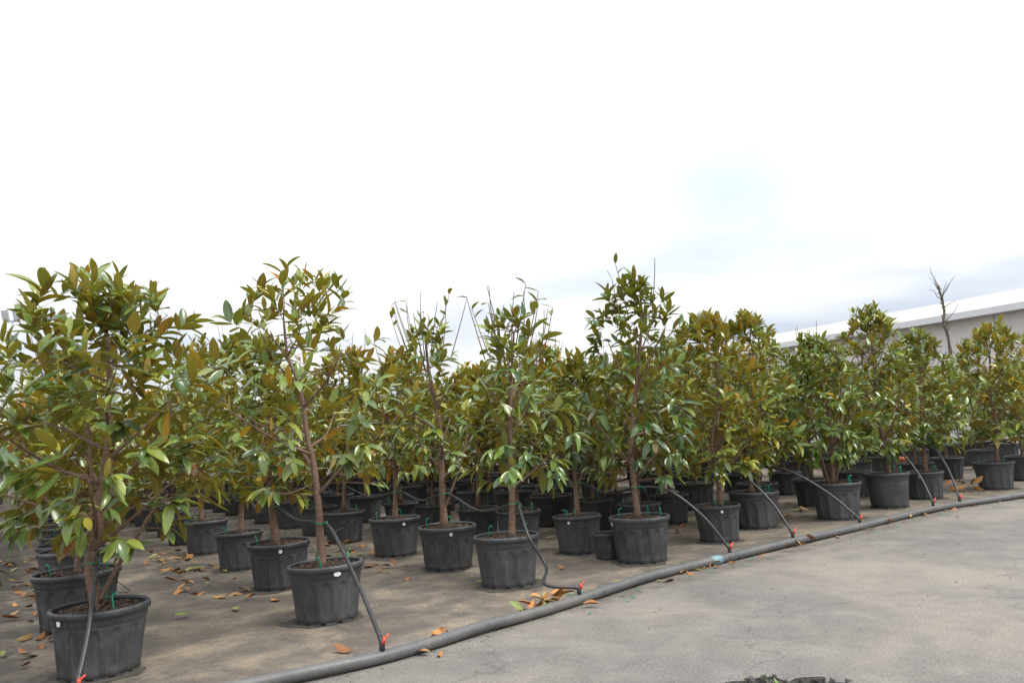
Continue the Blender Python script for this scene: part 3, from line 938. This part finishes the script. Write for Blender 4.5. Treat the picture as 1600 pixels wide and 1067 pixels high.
ROWS = [   # front plants, then measured ones behind them (x, y, s)
 ('', [(-7.6, 9.6, 1.0)]),
 ('A', [(-3.98, 6.92, 1.12), (-4.85, 8.35, 1.10)]),
 ('BMNO', []),
 ('CEF', [(-2.66, 11.54, 0.98)]),
 ('DG', [(-0.06, 10.30, 0.96), (-0.63, 11.10, 0.965), (-1.37, 11.95, 0.93), (-2.03, 12.95, 0.93)]),
 ('H', [(1.56, 10.42, 0.95), (1.02, 11.15, 0.95), (0.45, 12.00, 1.05)]),
 ('U', [(2.18, 11.40, 0.90), (1.55, 12.60, 0.92)]),
 ('I', [(3.62, 11.90, 1.0), (2.92, 12.95, 1.0)]),
 ('J', [(4.70, 12.50, 0.97)]),
 ('L', [(5.73, 13.40, 0.96), (4.95, 14.50, 0.95)]),
 ('K', [(7.35, 14.35, 1.0)]),
 ('', [(9.35, 14.35, 1.0), (8.60, 15.55, 0.98)]),
 ('', [(11.2, 16.1, 1.0), (10.4, 17.3, 0.98)]),
 ('', [(12.9, 17.9, 1.0), (12.1, 19.2, 0.98)]),
 ('', [(14.6, 19.7, 1.0), (13.9, 20.9, 0.98)]),
]
row_paths = []
seed = 0
for ri, (keys, extra) in enumerate(ROWS):
    path = []
    cnt = 0
    for k in keys:
        x, y, s, tr = plants[k]
        path.append((x, y, tr)); cnt += 1
    lst = list(extra)
    x, y = (lst[-1][:2] if lst else path[-1][:2])
    rr = random.Random(50 + ri)
    while True:
        st = rr.uniform(1.18, 1.5)
        x += -0.535 * st + rr.uniform(-.06, .06); y += 0.845 * st + rr.uniform(-.06, .06)
        if y > (36 if ri < 4 else 27.5) or x / y < -0.80:
            break
        lst.append((x, y, rr.uniform(0.92, 1.06)))
    for (x, y, s) in lst:
        seed += 1
        cnt += 1
        lab = "young magnolia in black pot, %s from the pipe, %s row from the left" % (ORD[cnt - 1 + (3 if ri == 0 else 0)], ORD[ri])
        if ri == 1 and cnt == 2: lab = "magnolia in the large black pot directly behind the three-stemmed one"
        tr = far_tree(x, y, s, 1.0 + 0.04 * ((seed * 3) % 5 - 2) / 2, lab, seed, y < 14, 0.95 + 0.05 * (seed % 3))
        path.append((x, y, tr))
    row_paths.append(path) if ri else None

# dark discs round the pot feet: damp dirt plus painted contact shade
M['damp'] = plain('damp_dirt_shade', (0.058, 0.050, 0.042), 0.85, 0.45, 14, 0.3)
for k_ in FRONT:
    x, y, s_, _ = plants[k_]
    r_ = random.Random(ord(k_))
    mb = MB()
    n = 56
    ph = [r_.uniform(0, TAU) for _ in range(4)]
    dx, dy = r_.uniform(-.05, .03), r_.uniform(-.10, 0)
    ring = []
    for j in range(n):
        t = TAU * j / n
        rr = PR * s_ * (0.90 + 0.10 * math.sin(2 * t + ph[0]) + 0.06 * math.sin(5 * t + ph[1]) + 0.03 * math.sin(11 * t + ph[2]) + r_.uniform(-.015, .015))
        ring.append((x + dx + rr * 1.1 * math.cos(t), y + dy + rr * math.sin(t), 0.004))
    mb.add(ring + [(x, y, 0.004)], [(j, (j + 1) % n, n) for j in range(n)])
    add_obj("damp_shade_patch", mb.mesh("damp_shade_patch", [M['damp']], False), g)

# ------------------------------------------------------------------ main pipe
PIPE_R = 0.042
pc = [(-3.6, 4.02), (-2.75, 4.30), (-2.2, 4.54), (-1.68, 4.81), (-1.33, 4.98), (-0.98, 5.21), (-0.66, 5.50), (-0.36, 5.80), (0.02, 6.14), (0.43, 6.55), (1.04, 7.19), (1.51, 7.62), (2.01, 8.00),
      (3.01, 8.75), (4.03, 9.52), (4.87, 10.18), (5.61, 10.72), (6.18, 11.09), (6.90, 11.42), (7.57, 11.72), (9.6, 12.7), (12.5, 14.6)]
pipe_pts = spline([(x, y, PIPE_R + 0.002 + 0.008 * (k % 3 == 1)) for k, (x, y) in enumerate(pc)], 8)
mb = MB(); mb.tube(pipe_pts, PIPE_R, 20)
pipe = add_obj("main_pipe", mb.mesh("main_pipe", [M['pipe']]))
tag(pipe, "long thick grey plastic water pipe lying along the edge of the pots", "pipe")
def near_pipe(x, y):
    return min(range(len(pipe_pts)), key=lambda i: (pipe_pts[i].x - x) ** 2 + (pipe_pts[i].y - y) ** 2)
def sleeve(name, x, y, ln, rad, mat, rough=False):
    i = near_pipe(x, y)
    t = (pipe_pts[i + 1] - pipe_pts[i - 1]).normalized()
    p = pipe_pts[i]
    mb = MB()
    k = 6
    rr = [rad * (1 + (rng.uniform(-.05, .05) if rough else 0)) for _ in range(k)]
    if not rough:
        rr[0] = rr[-1] = rad * 0.97
    mb.tube([p + t * ln * (a / (k - 1) - 0.5) for a in range(k)], rr, 20)
    return add_obj(name, mb.mesh(name, [mat]), pipe)
sleeve("coupling", 2.06, 8.04, 0.12, PIPE_R * 1.13, M['pipe'])
sleeve("tape_wrap", 1.93, 7.94, 0.15, PIPE_R * 1.09, M['tape'], True)
sleeve("coupling", 2.95, 8.70, 0.09, PIPE_R * 1.10, M['pipe'])
sleeve("coupling", 4.2, 9.65, 0.14, PIPE_R * 1.14, M['pipe'])
sleeve("coupling", 7.2, 11.8, 0.10, PIPE_R * 1.10, M['pipe'])

# ------------------------------------------------------------------ irrigation hoses, one per row
TIE_Z = [0.68, 0.80, 0.80, 0.80, 0.78, 0.80, 0.80, 0.80, 0.80, 0.82, 0.80, 0.80]
HVAL = {0: (-2.72, 4.32), 1: (-0.98, 5.21), 2: (0.42, 6.54), 3: (2.13, 8.10), 4: (3.05, 8.78), 5: (4.10, 9.57), 7: (5.72, 10.80), 8: (6.28, 11.13), 9: (8.3, 12.08), 10: (10.2, 13.05)}
def trunk_at(tr, z):
    for (a, b) in zip(tr, tr[1:]):
        if a[2] <= z <= b[2]:
            t = (z - a[2]) / (b[2] - a[2])
            return a[0] + (b[0] - a[0]) * t, a[1] + (b[1] - a[1]) * t
    return tr[0][0], tr[0][1]
HOSE_R = 0.0145
hose_desc = {0: "beside the three-stemmed magnolia", 1: "hung on the leaning magnolia", 2: "looping down the pot of the straight-trunked magnolia",
             3: "arching from the tallest dark green magnolia to the blue-taped joint", 4: "arching over the small pot of the golden magnolia",
             5: "dropping from the olive two-stemmed magnolia", 6: "strung along the row of the three-stemmed round magnolia",
             7: "arching from the smooth pot's magnolia", 8: "arching past the dark dense magnolia", 9: "crossing the ribbed pot beyond the dead leaves",
             10: "strung along the eleventh row from the left"}
for ri, path in enumerate(row_paths[:11]):
    hr_ = random.Random(70 + ri)
    z0 = TIE_Z[ri]
    root = empty("irrigation_hose", (path[0][0], path[0][1], 0))
    off = Vector((path[0][0], path[0][1], 0))
    tag(root, "thin black irrigation hose " + hose_desc[ri], "hose", "black hoses strung along the rows")
    ctrl = []
    ties = []
    prevp = None
    for k, (x, y, tr) in enumerate(path[:9]):
        z = z0 + hr_.uniform(-0.05, 0.06)
        tx, ty = trunk_at(tr, z)
        p = Vector((x + tx + 0.045, y + ty - 0.01, z))
        if prevp is not None:
            m = prevp.lerp(p, 0.5); m.z -= hr_.uniform(0.05, 0.13)
            ctrl.append(m)
        ctrl.append(p); ties.append((p, tr))
        prevp = p
    if ri in HVAL and HVAL[ri]:
        vx, vy = HVAL[ri]
        i = near_pipe(vx, vy)
        e = pipe_pts[i] + Vector((0, 0, PIPE_R + 0.05))
        p = ctrl[0]
        if ri == 0:
            e = Vector((-2.77, 4.82, 0.10))
        if ri == 2:
            dn = [e, e + Vector((-0.28, 0.03, 0.04)), Vector((p.x + 0.24, p.y - 0.42, 0.22)), Vector((p.x + 0.10, p.y - 0.36, 0.48)), Vector((p.x + 0.03, p.y - 0.16, 0.72))]
        elif ri in (0, 1):
            dn = [e, e.lerp(p, 0.35) + Vector((0.03, -0.02, 0.01)), e.lerp(p, 0.75) + Vector((0.03, -0.03, 0.04))]
        else:
            dn = [e, e.lerp(p, 0.30) + Vector((0.03, 0, 0.13)), e.lerp(p, 0.66) + Vector((0.02, 0, 0.17))]
        ctrl = dn + ctrl
        # valve: elbow, red tap with two wings
        mbv = MB()
        t = (ctrl[1] - e).normalized()
        mbv.tube([pipe_pts[i] + Vector((0, 0, PIPE_R - 0.004)) - off, pipe_pts[i] + Vector((0, 0, PIPE_R + 0.03)) - off, e - off, e + t * 0.06 - off], [0.020, 0.019, 0.019, 0.017], 10)
        vb = add_obj("valve", mbv.mesh("valve", [M['hose']]), root)
        mbr = MB()
        up = Vector((0.25, -0.1, 1)).normalized()
        c0 = e - off + Vector((0.012, -0.008, 0.0))
        mbr.tube([c0 + Vector((0.0, -0.004, -0.008)), c0 + up * 0.034], [0.014, 0.012], 8)
        wx = Vector((1, 0.5, 0.35)).normalized() * 0.55; up = up * 0.7
        mbr.tube([c0 + up * 0.036 - wx * 0.012, c0 + up * 0.042 + wx * 0.022, c0 + up * 0.064 + wx * 0.058], [0.009, 0.009, 0.006], 6)
        mbr.tube([c0 + up * 0.034, c0 + up * 0.062 - wx * 0.020], [0.010, 0.006], 6)
        add_obj("tap_handle", mbr.mesh("tap_handle", [M['red']]), vb)
    mb = MB()
    mb.tube([p - off for p in spline(ctrl, 7)], HOSE_R, 8)
    hs = add_obj("tubing", mb.mesh("tubing", [M['hose']]), root)
    for k, (p, tr) in enumerate(ties[:5]):
        # green tie round trunk and hose with a loose tail
        mbt = MB()
        c0 = p - off + Vector((-0.030, 0.008, 0.004))
        ring = [c0 + Vector((0.052 * math.cos(a), 0.052 * math.sin(a), 0.006 * math.sin(2 * a))) for a in [TAU * q / 14 for q in range(15)]]
        mbt.tube(ring, 0.0045, 5)
        q0 = c0 + Vector((0.03, -0.048, 0))
        mbt.tube([q0, q0 + Vector((0.03, -0.02, 0.01)), q0 + Vector((0.065, -0.02, -0.035))], 0.004, 5)
        add_obj("tie", mbt.mesh("tie", [M['stake']]), root)
    # thin drip tubes from the hose down to the pot
    sp_ = spline(ctrl, 7)
    for k, (x, y, tr) in enumerate(path[:5]):
        for q in range(2):
            a = hr_.uniform(0, TAU)
            tgt = Vector((x + 0.19 * math.cos(a), y + 0.19 * math.sin(a), PH + 0.06))
            src = min(sp_, key=lambda s: abs((s - ties[k][0]).length - (0.12 + 0.14 * q)))
            m = src.lerp(tgt, 0.5) + Vector((hr_.uniform(-.10, .10), hr_.uniform(-.12, .02), hr_.uniform(-0.02, 0.12)))
            mbd = MB(); mbd.tube([s - off for s in spline([src, m, tgt], 6)], 0.0028, 4)
            add_obj("drip_tube", mbd.mesh("drip_tube", [M['hose']]), root)

# ------------------------------------------------------------------ fallen leaves
DRY = [single_leaf_mesh("fallen_leaf", leaf_template(ST_HI, f, c, w, t), [M['leaf_dry'], M['leaf_dry']]) for f, c, w, t in
       ((0.5, 0.15, 0.40, 0.3), (0.8, -0.20, 0.38, -0.3), (0.35, 0.30, 0.42, 0.5), (0.9, 0.1, 0.36, 0.2))]
GRN = [single_leaf_mesh("fallen_leaf", leaf_template(ST_HI, f, c, w, t), [M['leaf_fallen_green'], M['leaf_dry']]) for f, c, w, t in
       ((0.2, 0.08, 0.40, 0.1), (0.4, -0.10, 0.38, -0.2))]
def fallen(x, y, green, label, group, z=0.012, tilt=0.25, size=None):
    r = rng
    me = (GRN if green else DRY)[r.randrange(2 if green else 4)]
    o = add_obj("fallen_leaf", me)
    s = size or r.uniform(0.10, 0.17)
    o.scale = (s, s, s)
    o.rotation_euler = (r.uniform(-tilt, tilt), r.uniform(-tilt, tilt) + (math.pi if (not green and r.random() < .4) else 0), r.uniform(0, TAU))
    o.location = (x, y, z + s * 0.06 + abs(math.sin(o.rotation_euler[0])) * s * 0.3)
    tag(o, label, "leaf", group)
    return o
single = [  # (x, y, green, label)
 (-3.04, 7.02, 1, "large green fallen leaf on bare ground between the two front pots"),
 (-2.72, 7.55, 0, "brown fallen leaf in front of the scuffed pot with the thick trunk"),
 (-1.25, 5.50, 0, "lone orange-brown fallen leaf left of the red tap at the leaning magnolia"),
 (-0.50, 7.72, 1, "broad green fallen leaf just left of the straight-trunked magnolia's pot"),
 (0.39, 8.17, 0, "yellow-brown fallen leaf right of the pot with the looping hose"),
 (1.27, 7.20, 1, "small green fallen leaf on the drive side of the pipe"),
 (5.66, 10.18, 1, "pale green fallen leaf lying alone far out on the drive"),
 (0.58, 6.42, 0, "curled brown fallen leaf on the drive just below the pipe"),
 (-0.60, 5.36, 0, "pale tan curled leaf leaning on the drive side of the pipe"),
 (-0.68, 5.33, 0, "twisted brown leaf pressed under the drive side of the pipe"),
 (0.95, 7.35, 1, "yellow-green fallen leaf touching the bed side of the pipe"),
 (-3.88, 6.25, 0, "orange fallen leaf left of the pot cut by the bottom edge"),
 (-2.62, 7.08, 1, "small bright green leaf on the bare ground near the leaning magnolia"),
 (-2.9, 7.9, 0, "rust-coloured leaf behind the bare patch beside the narrow pot"),
 (-1.22, 8.17, 0, "brown fallen leaf beside the pot with the thick pale trunk"),
]
for x, y, gn, lab in single:
    fallen(x, y, gn, lab, None)
for i in range(24):     # drift against the pipe by the second tap
    t = rng.gauss(0, 0.16)
    fallen(0.10 + 0.72 * t, 6.37 + 0.72 * t + rng.uniform(-0.02, 0.10), rng.random() < 0.15, "dry leaf in the drift heaped against the pipe below the looping hose", "leaf drift against the pipe", rng.uniform(0.015, 0.07), 0.6)
for i in range(6):
    t = rng.uniform(-.12, .14)
    fallen(-0.66 + 0.72 * t, 5.64 + 0.72 * t + rng.uniform(-.01, .04), False, "dry leaf in the small heap against the pipe right of the first tap", "small leaf heap against the pipe", 0.015, 0.5)
for i in range(26):     # scattered along the drive side of the pipe
    k = rng.uniform(0.48, 0.93)
    p = pipe_pts[int(k * (len(pipe_pts) - 1))]
    o_ = rng.uniform(0.06, 0.15)
    fallen(p.x + 0.62 * o_ + rng.uniform(-.02, .02), p.y - 0.78 * o_, rng.random() < 0.2, "dry leaf caught along the drive side of the grey pipe", "leaves caught along the pipe", 0.006, 0.5, rng.uniform(0.08, 0.14))
for i in range(9):      # heap beyond the dark dense tree
    fallen(7.54 + rng.gauss(0, .10), 13.15 + rng.gauss(0, .10), False, "large dead leaf in the upright pile on the ground near the pipe", "pile of dead leaves", 0.02 + 0.03 * i / 2, 1.1, rng.uniform(0.16, 0.22))
for i in range(105):     # left lane, thick litter
    t = rng.random()
    x0 = -3.75 - 4.2 * t; y0 = 5.6 + 6.3 * t
    fallen(x0 + rng.uniform(-0.65, 0.55) * (0.5 + t), y0 + rng.uniform(-0.3, 0.5), rng.random() < 0.30, "fallen leaf in the litter strewn left of the row with the three-stemmed magnolia", "leaf litter in the outermost lane")
for i in range(60):     # second lane
    t = rng.random() ** 0.8
    fallen(-2.6 - 2.6 * t + rng.uniform(-0.55, 0.35), 7.4 + 4.2 * t + rng.uniform(-0.3, 0.3), rng.random() < 0.28, "fallen leaf in the lane between the three-stemmed and the leaning magnolia rows", "leaf litter in the second lane")
for i in range(48):
    t = rng.random()
    fallen(-1.5 - 1.6 * t + rng.uniform(-0.35, 0.35), 8.6 + 2.9 * t + rng.uniform(-0.3, 0.3), rng.random() < 0.25, "fallen leaf in the lane left of the bare-shooted magnolias' row", "leaf litter in the third lane")
for i in range(60):
    x = rng.uniform(0.2, 6.5)
    fallen(x, 8.3 + 0.62 * x + rng.uniform(0.3, 2.2), rng.random() < 0.25, "fallen leaf among the pots beyond the taped pipe joint", "leaf litter among the far pots")
# clipped green ties and crumbs on the ground
mb = MB()
for i in range(46):
    k = rng.uniform(0.38, 0.8)
    p = pipe_pts[int(k * (len(pipe_pts) - 1))]
    o_ = rng.choice((-1, -1, 1)) * rng.uniform(0.10, 0.34)
    c0 = Vector((p.x + 0.62 * o_, p.y - 0.78 * o_, 0.006)); a = rng.uniform(0, TAU)
    d = Vector((math.cos(a), math.sin(a), 0)); e = Vector((-d.y, d.x, 0)) * rng.uniform(-.03, .03)
    mb.tube([c0 - d * 0.05, c0 + e, c0 + d * 0.05 + Vector((0, 0, 0.012))], 0.0035, 4)
tag(add_obj("tie_scraps", mb.mesh("tie_scraps", [M['stake']])), "short green scraps of plant tie scattered by the pipe", "scraps", None, 'stuff')
mb = MB()
for i in range(1100):
    if i < 500:
        k = rng.uniform(0.1, 0.95); p = pipe_pts[int(k * (len(pipe_pts) - 1))]
        o_ = rng.gauss(0, 0.14); x, y = p.x + 0.62 * o_, p.y - 0.78 * o_
    elif i < 850:
        x, y = 7.5 + rng.gauss(0, .4), 13.0 + rng.gauss(0, .2)
    else:
        x = rng.uniform(-5, 5); y = 5.5 + 0.8 * x + rng.uniform(-2.0, 5) if x > -2 else rng.uniform(5, 9)
    s = rng.uniform(0.002, 0.004 + 0.006 * rng.random())
    mt = Matrix.Translation((x, y, s * 0.3)) @ Matrix.Rotation(rng.uniform(0, TAU), 4, 'Z')
    mb.box((-s * 1.4, -s * .6, -s * .3), (s * 1.4, s * .6, s * .4), mt)
tag(add_obj("debris", mb.mesh("debris", [plain("grit_crumb", (0.15, 0.115, 0.085), 0.9, 0.5, 3)], False)), "fine bark crumbs and grit scattered along the pipe", "debris", None, 'stuff')

# ------------------------------------------------------------------ weeds in the pothole
def weed(x, y, h, n, label):
    lv = []
    for i in range(n):
        a = i * 2.4 + rng.uniform(-.3, .3)
        d = Vector((math.cos(a), math.sin(a), rng.uniform(0.3, 1.4)))
        lv.append((leaf_matrix(Vector((x, y, -0.03)), d, Vector((0, 0, 1)), h * rng.uniform(0.6, 1.1)), rng.randrange(4)))
    o = add_obj("weed", joined_leaves("weed", lv, LEAF_HI, [M['weed'], M['weed']], n))
    tag(o, label, "weed", "weeds at the pothole")
weed(1.17, 4.46, 0.05, 14, "small weed tuft at the far corner of the pothole")
weed(1.30, 4.51, 0.06, 16, "larger weed tuft on the broken far edge of the pothole")
weed(1.36, 4.44, 0.045, 10, "tiny weed inside the pothole")

# ------------------------------------------------------------------ other stock at the back right
def small_pot():
    root = empty("empty_pot", (0.93, 8.72, 0))
    p = add_obj("pot", POT_ARCH, root); p.scale = (0.55, 0.55, 0.62)
    add_obj("rim", RIM, p)
    so = add_obj("soil", SOILS[0], root); so.scale = (0.55, 0.55, 0.62)
    tag(root, "small low black pot tucked between the tallest magnolia and the forked one", "pot")
small_pot()
def trough():
    root = empty("trough_planter", (10.55, 18.6, 0), -0.35)
    mb = MB()
    def loop(w, d, z, n=40):
        return [(w * math.copysign(abs(math.cos(t)) ** 0.4, math.cos(t)), d * math.copysign(abs(math.sin(t)) ** 0.4, math.sin(t)), z) for t in [TAU * k / n for k in range(n)]]
    L = [loop(0.60, 0.36, 0.0), loop(0.66, 0.40, 0.50), loop(0.70, 0.43, 0.51), loop(0.70, 0.43, 0.57), loop(0.64, 0.38, 0.57), loop(0.63, 0.37, 0.48)]
    n = 40
    mb.add([p for l in L for p in l], [(a * n + j, a * n + (j + 1) % n, (a + 1) * n + (j + 1) % n, (a + 1) * n + j) for a in range(5) for j in range(n)])
    add_obj("basin", mb.mesh("basin", [M['pot']]), root)
    mb = MB(); l = loop(0.63, 0.37, 0.50); mb.add(l + [(0, 0, 0.53)], [(j, (j + 1) % n, n) for j in range(n)])
    add_obj("soil", mb.mesh("soil", [M['soil']]), root)
    tag(root, "wide black trough planter standing behind the pots near the building", "planter")
trough()
def terracotta(x, y):
    root = empty("terracotta_pot", (x, y, 0))
    mb = MB()
    mb.lathe([(0.10, 0.0), (0.15, 0.30), (0.18, 0.30), (0.18, 0.37), (0.155, 0.37), (0.145, 0.30)], 32)
    add_obj("body", mb.mesh("body", [M['terracotta']]), root)
    mb = MB(); mb.lathe([(0.001, 0.34), (0.15, 0.33)], 24)
    add_obj("soil", mb.mesh("soil", [M['soil']]), root)
    tag(root, "orange terracotta pot half hidden behind the smooth black pot", "pot")
terracotta(8.55, 17.4)

# ------------------------------------------------------------------ warehouse
def warehouse():
    P0 = Vector((20.4, 30.0, 0)); dr = Vector((-0.4727, 0.8812, 0)); nr = Vector((0.8812, 0.4727, 0))
    root = empty("warehouse", P0)
    root.rotation_euler = (0, 0, 0)
    def W(t, w, z): return dr * t + nr * w + Vector((0, 0, z))
    t0, t1, eave = -34.0, 30.0, 5.02
    # wall panels
    pw = 3.2
    k = 0
    t = t0
    while t < t1 - 0.01:
        e = min(t + pw, t1)
        mb = MB()
        a, b = t + 0.02, e - 0.02
        v = [W(a, 0, 0), W(b, 0, 0), W(b, 0.2, 0), W(a, 0.2, 0), W(a, 0, eave), W(b, 0, eave), W(b, 0.2, eave), W(a, 0.2, eave)]
        mb.add(v, [(0, 1, 5, 4), (1, 2, 6, 5), (2, 3, 7, 6), (3, 0, 4, 7), (4, 5, 6, 7), (3, 2, 1, 0)])
        add_obj("panel", mb.mesh("panel", [M['wallpanel']], False), root)
        t = e; k += 1
    mb = MB()
    D = 14.0; z0, z1 = 5.30, 6.85
    v = [W(t0, 0.06, 0), W(t1, 0.06, 0), W(t1, D, 0), W(t0, D, 0), W(t0, 0.06, z0 - .1), W(t1, 0.06, z0 - .1), W(t1, D, z0 - .1), W(t0, D, z0 - .1), W(t0, D / 2, z1 - .1), W(t1, D / 2, z1 - .1)]
    mb.add(v, [(0, 1, 5, 4), (1, 2, 6, 9, 5), (2, 3, 7, 6), (3, 0, 4, 8, 7)])
    add_obj("wall", mb.mesh("wall", [M['wallpanel']], False), root)
    mb = MB()
    v = [W(t0 - .3, -0.35, z0), W(t1 + .3, -0.35, z0), W(t1 + .3, D / 2, z1), W(t0 - .3, D / 2, z1), W(t1 + .3, D + .35, z0), W(t0 - .3, D + .35, z0)]
    v2 = [p - Vector((0, 0, 0.08)) for p in v]
    mb.add(v + v2, [(0, 1, 2, 3), (3, 2, 4, 5), (9, 8, 7, 6), (11, 10, 8, 9), (6, 7, 1, 0), (10, 11, 5, 4), (7, 8, 2, 1), (8, 10, 4, 2), (9, 6, 0, 3), (11, 9, 3, 5)])
    rf = add_obj("roof", mb.mesh("roof", [M['roof']], False), root)
    mb = MB()
    t = t0
    sl = (z1 - z0) / (D / 2 + 0.35)
    while t < t1:
        for (wa, wb) in ((-0.35, D / 2),):
            za, zb_ = z0, z1
            p = [W(t, wa, za), W(t + .05, wa, za), W(t + .05, wb, zb_), W(t, wb, zb_)]
            q = [s + Vector((0, 0, 0.012)) for s in p]
            mb.add(p + q, [(4, 5, 6, 7), (0, 1, 5, 4), (1, 2, 6, 5), (3, 0, 4, 7)])
        t += 0.9
    add_obj("seam", mb.mesh("seam", [M['roof']], False), rf)
    mb = MB()
    v = [W(t0 - .3, -0.50, 5.04), W(t1 + .3, -0.50, 5.04), W(t1 + .3, -0.36, 5.04), W(t0 - .3, -0.36, 5.04)]
    v2 = [p + Vector((0, 0, 0.27)) for p in v]
    mb.add(v + v2, [(0, 1, 5, 4), (1, 2, 6, 5), (2, 3, 7, 6), (3, 0, 4, 7), (4, 5, 6, 7), (3, 2, 1, 0)])
    add_obj("fascia", mb.mesh("fascia", [M['fascia']], False), root)
    mb = MB()
    v = [W(t0, -0.36, 5.03), W(t1, -0.36, 5.03), W(t1, -0.002, 5.03), W(t0, -0.002, 5.03)]
    v2 = [p + Vector((0, 0, 0.06)) for p in v]
    mb.add(v + v2, [(0, 1, 5, 4), (1, 2, 6, 5), (2, 3, 7, 6), (3, 0, 4, 7), (4, 5, 6, 7), (3, 2, 1, 0)])
    add_obj("soffit", mb.mesh("soffit", [M['fascia']], False), root)
    tag(root, "long low grey warehouse with cream sheet roof behind the pots", "building")
warehouse()

# ------------------------------------------------------------------ bare pruned tree, conifer, floodlight
def bare_tree():
    x, y = 12.25, 21.2
    root = empty("bare_tree", (x, y, 0))
    r = random.Random(9)
    tp = spline([(0.1, 0, 0), (0.02, 0, 1.4), (-0.02, 0.03, 2.6), (-0.06, 0, 3.4), (-0.13, 0, 3.75), (-0.06, 0.02, 4.1), (-0.10, 0, 4.5), (-0.15, 0, 4.83)], 5)
    n = len(tp)
    rad = [0.050 * (1 - 0.45 * i / n) * (1 + 0.22 * math.sin(i * 1.7) * math.sin(i * 0.6)) for i in range(n)]
    mb = MB(); mb.tube(tp, rad, 9)
    tk = add_obj("trunk", mb.mesh("trunk", [M['darkbark']]), root)
    for k in range(24):
        i = int(n * (0.45 + 0.54 * k / 24))
        az = k * 2.4
        L = r.choice((0.10, 0.14, 0.22, 0.4, 0.65))
        d = Vector((math.cos(az), 0.7 * math.sin(az), r.uniform(0.5, 1.6))).normalized()
        if k == 23: d = Vector((-0.30, 0, 1)).normalized(); L = 0.60
        p = tp[min(i, n - 1)]
        jj = lambda q: Vector((r.uniform(-q, q), r.uniform(-q, q), r.uniform(-q, q)))
        pts = spline([p, p + d * L * 0.4 + jj(.03), p + d * L * 0.75 + jj(.05), p + d * L + jj(.05)], 3)
        mb = MB(); mb.tube(pts, [0.014 * (1 - 0.7 * q / (len(pts) - 1)) for q in range(len(pts))], 5)
        add_obj("branch", mb.mesh("branch", [M['darkbark']]), tk)
    tag(root, "leafless pruned tree with stub branches standing before the warehouse", "tree")
bare_tree()
def conifer():
    x, y = 8.55, 18.0
    root = empty("conifer", (x, y, 0))
    r = random.Random(4)
    mb = MB(); mb.tube([(0, 0, 0), (0, 0, 2.0), (0.02, 0, 3.9)], [0.06, 0.04, 0.008], 8)
    add_obj("trunk", mb.mesh("trunk", [M['darkbark']]), root)
    mb = MB()
    for k in range(900):
        z = 1.0 + 2.85 * (k / 900)
        rad = 0.50 * (1 - (z - 1.0) / 3.0) ** 0.8 + 0.03
        a = k * 2.4
        rr = rad * r.uniform(0.3, 1.0)
        c0 = Vector((rr * math.cos(a), rr * math.sin(a), z))
        d = Vector((math.cos(a), math.sin(a), r.uniform(0.2, 0.9))).normalized() * r.uniform(0.05, 0.10)
        s = Vector((-math.sin(a), math.cos(a), 0)) * 0.012
        mb.add([c0 - s, c0 + s, c0 + d + s * .4, c0 + d - s * .4, c0 + d * .5 + Vector((0, 0, .016))], [(0, 1, 4), (1, 2, 4), (2, 3, 4), (3, 0, 4)])
    tag(add_obj("crown", mb.mesh("crown", [M['needle']], False), root), None, None, None, 'stuff')
    tag(root, "narrow conifer whose feathery tip shows above the smooth pot's magnolia", "tree")
conifer()
def floodlight():
    x, y = -26.6, 40.0
    root = empty("floodlight_pole", (x, y, 0)); root.scale = (0.6, 0.6, 0.97)
    mb = MB(); mb.tube([(0, 0, 0), (0, 0, 4.5), (0, 0, 9.3)], [0.13, 0.11, 0.08], 10)
    add_obj("pole", mb.mesh("pole", [M['metal']]), root)
    mb = MB(); mb.box((-0.75, -0.05, 9.2), (0.75, 0.05, 9.3))
    add_obj("crossbar", mb.mesh("crossbar", [M['metal']], False), root)
    for k in (-0.5, 0.5):
        mt = Matrix.Translation((k, -0.16, 9.6)) @ Matrix.Rotation(0.5, 4, 'X')
        mb = MB(); mb.box((-0.27, -0.10, -0.32), (0.27, 0.10, 0.32), mt)
        h = add_obj("lamp_head", mb.mesh("lamp_head", [M['metal']], False), root)
        mb = MB(); mb.box((-0.23, -0.115, -0.27), (0.23, -0.103, 0.27), mt)
        add_obj("lens", mb.mesh("lens", [M['glass']], False), h)
    tag(root, "tall floodlight pole with two grey lamp heads at the far left edge", "street lamp")
floodlight()
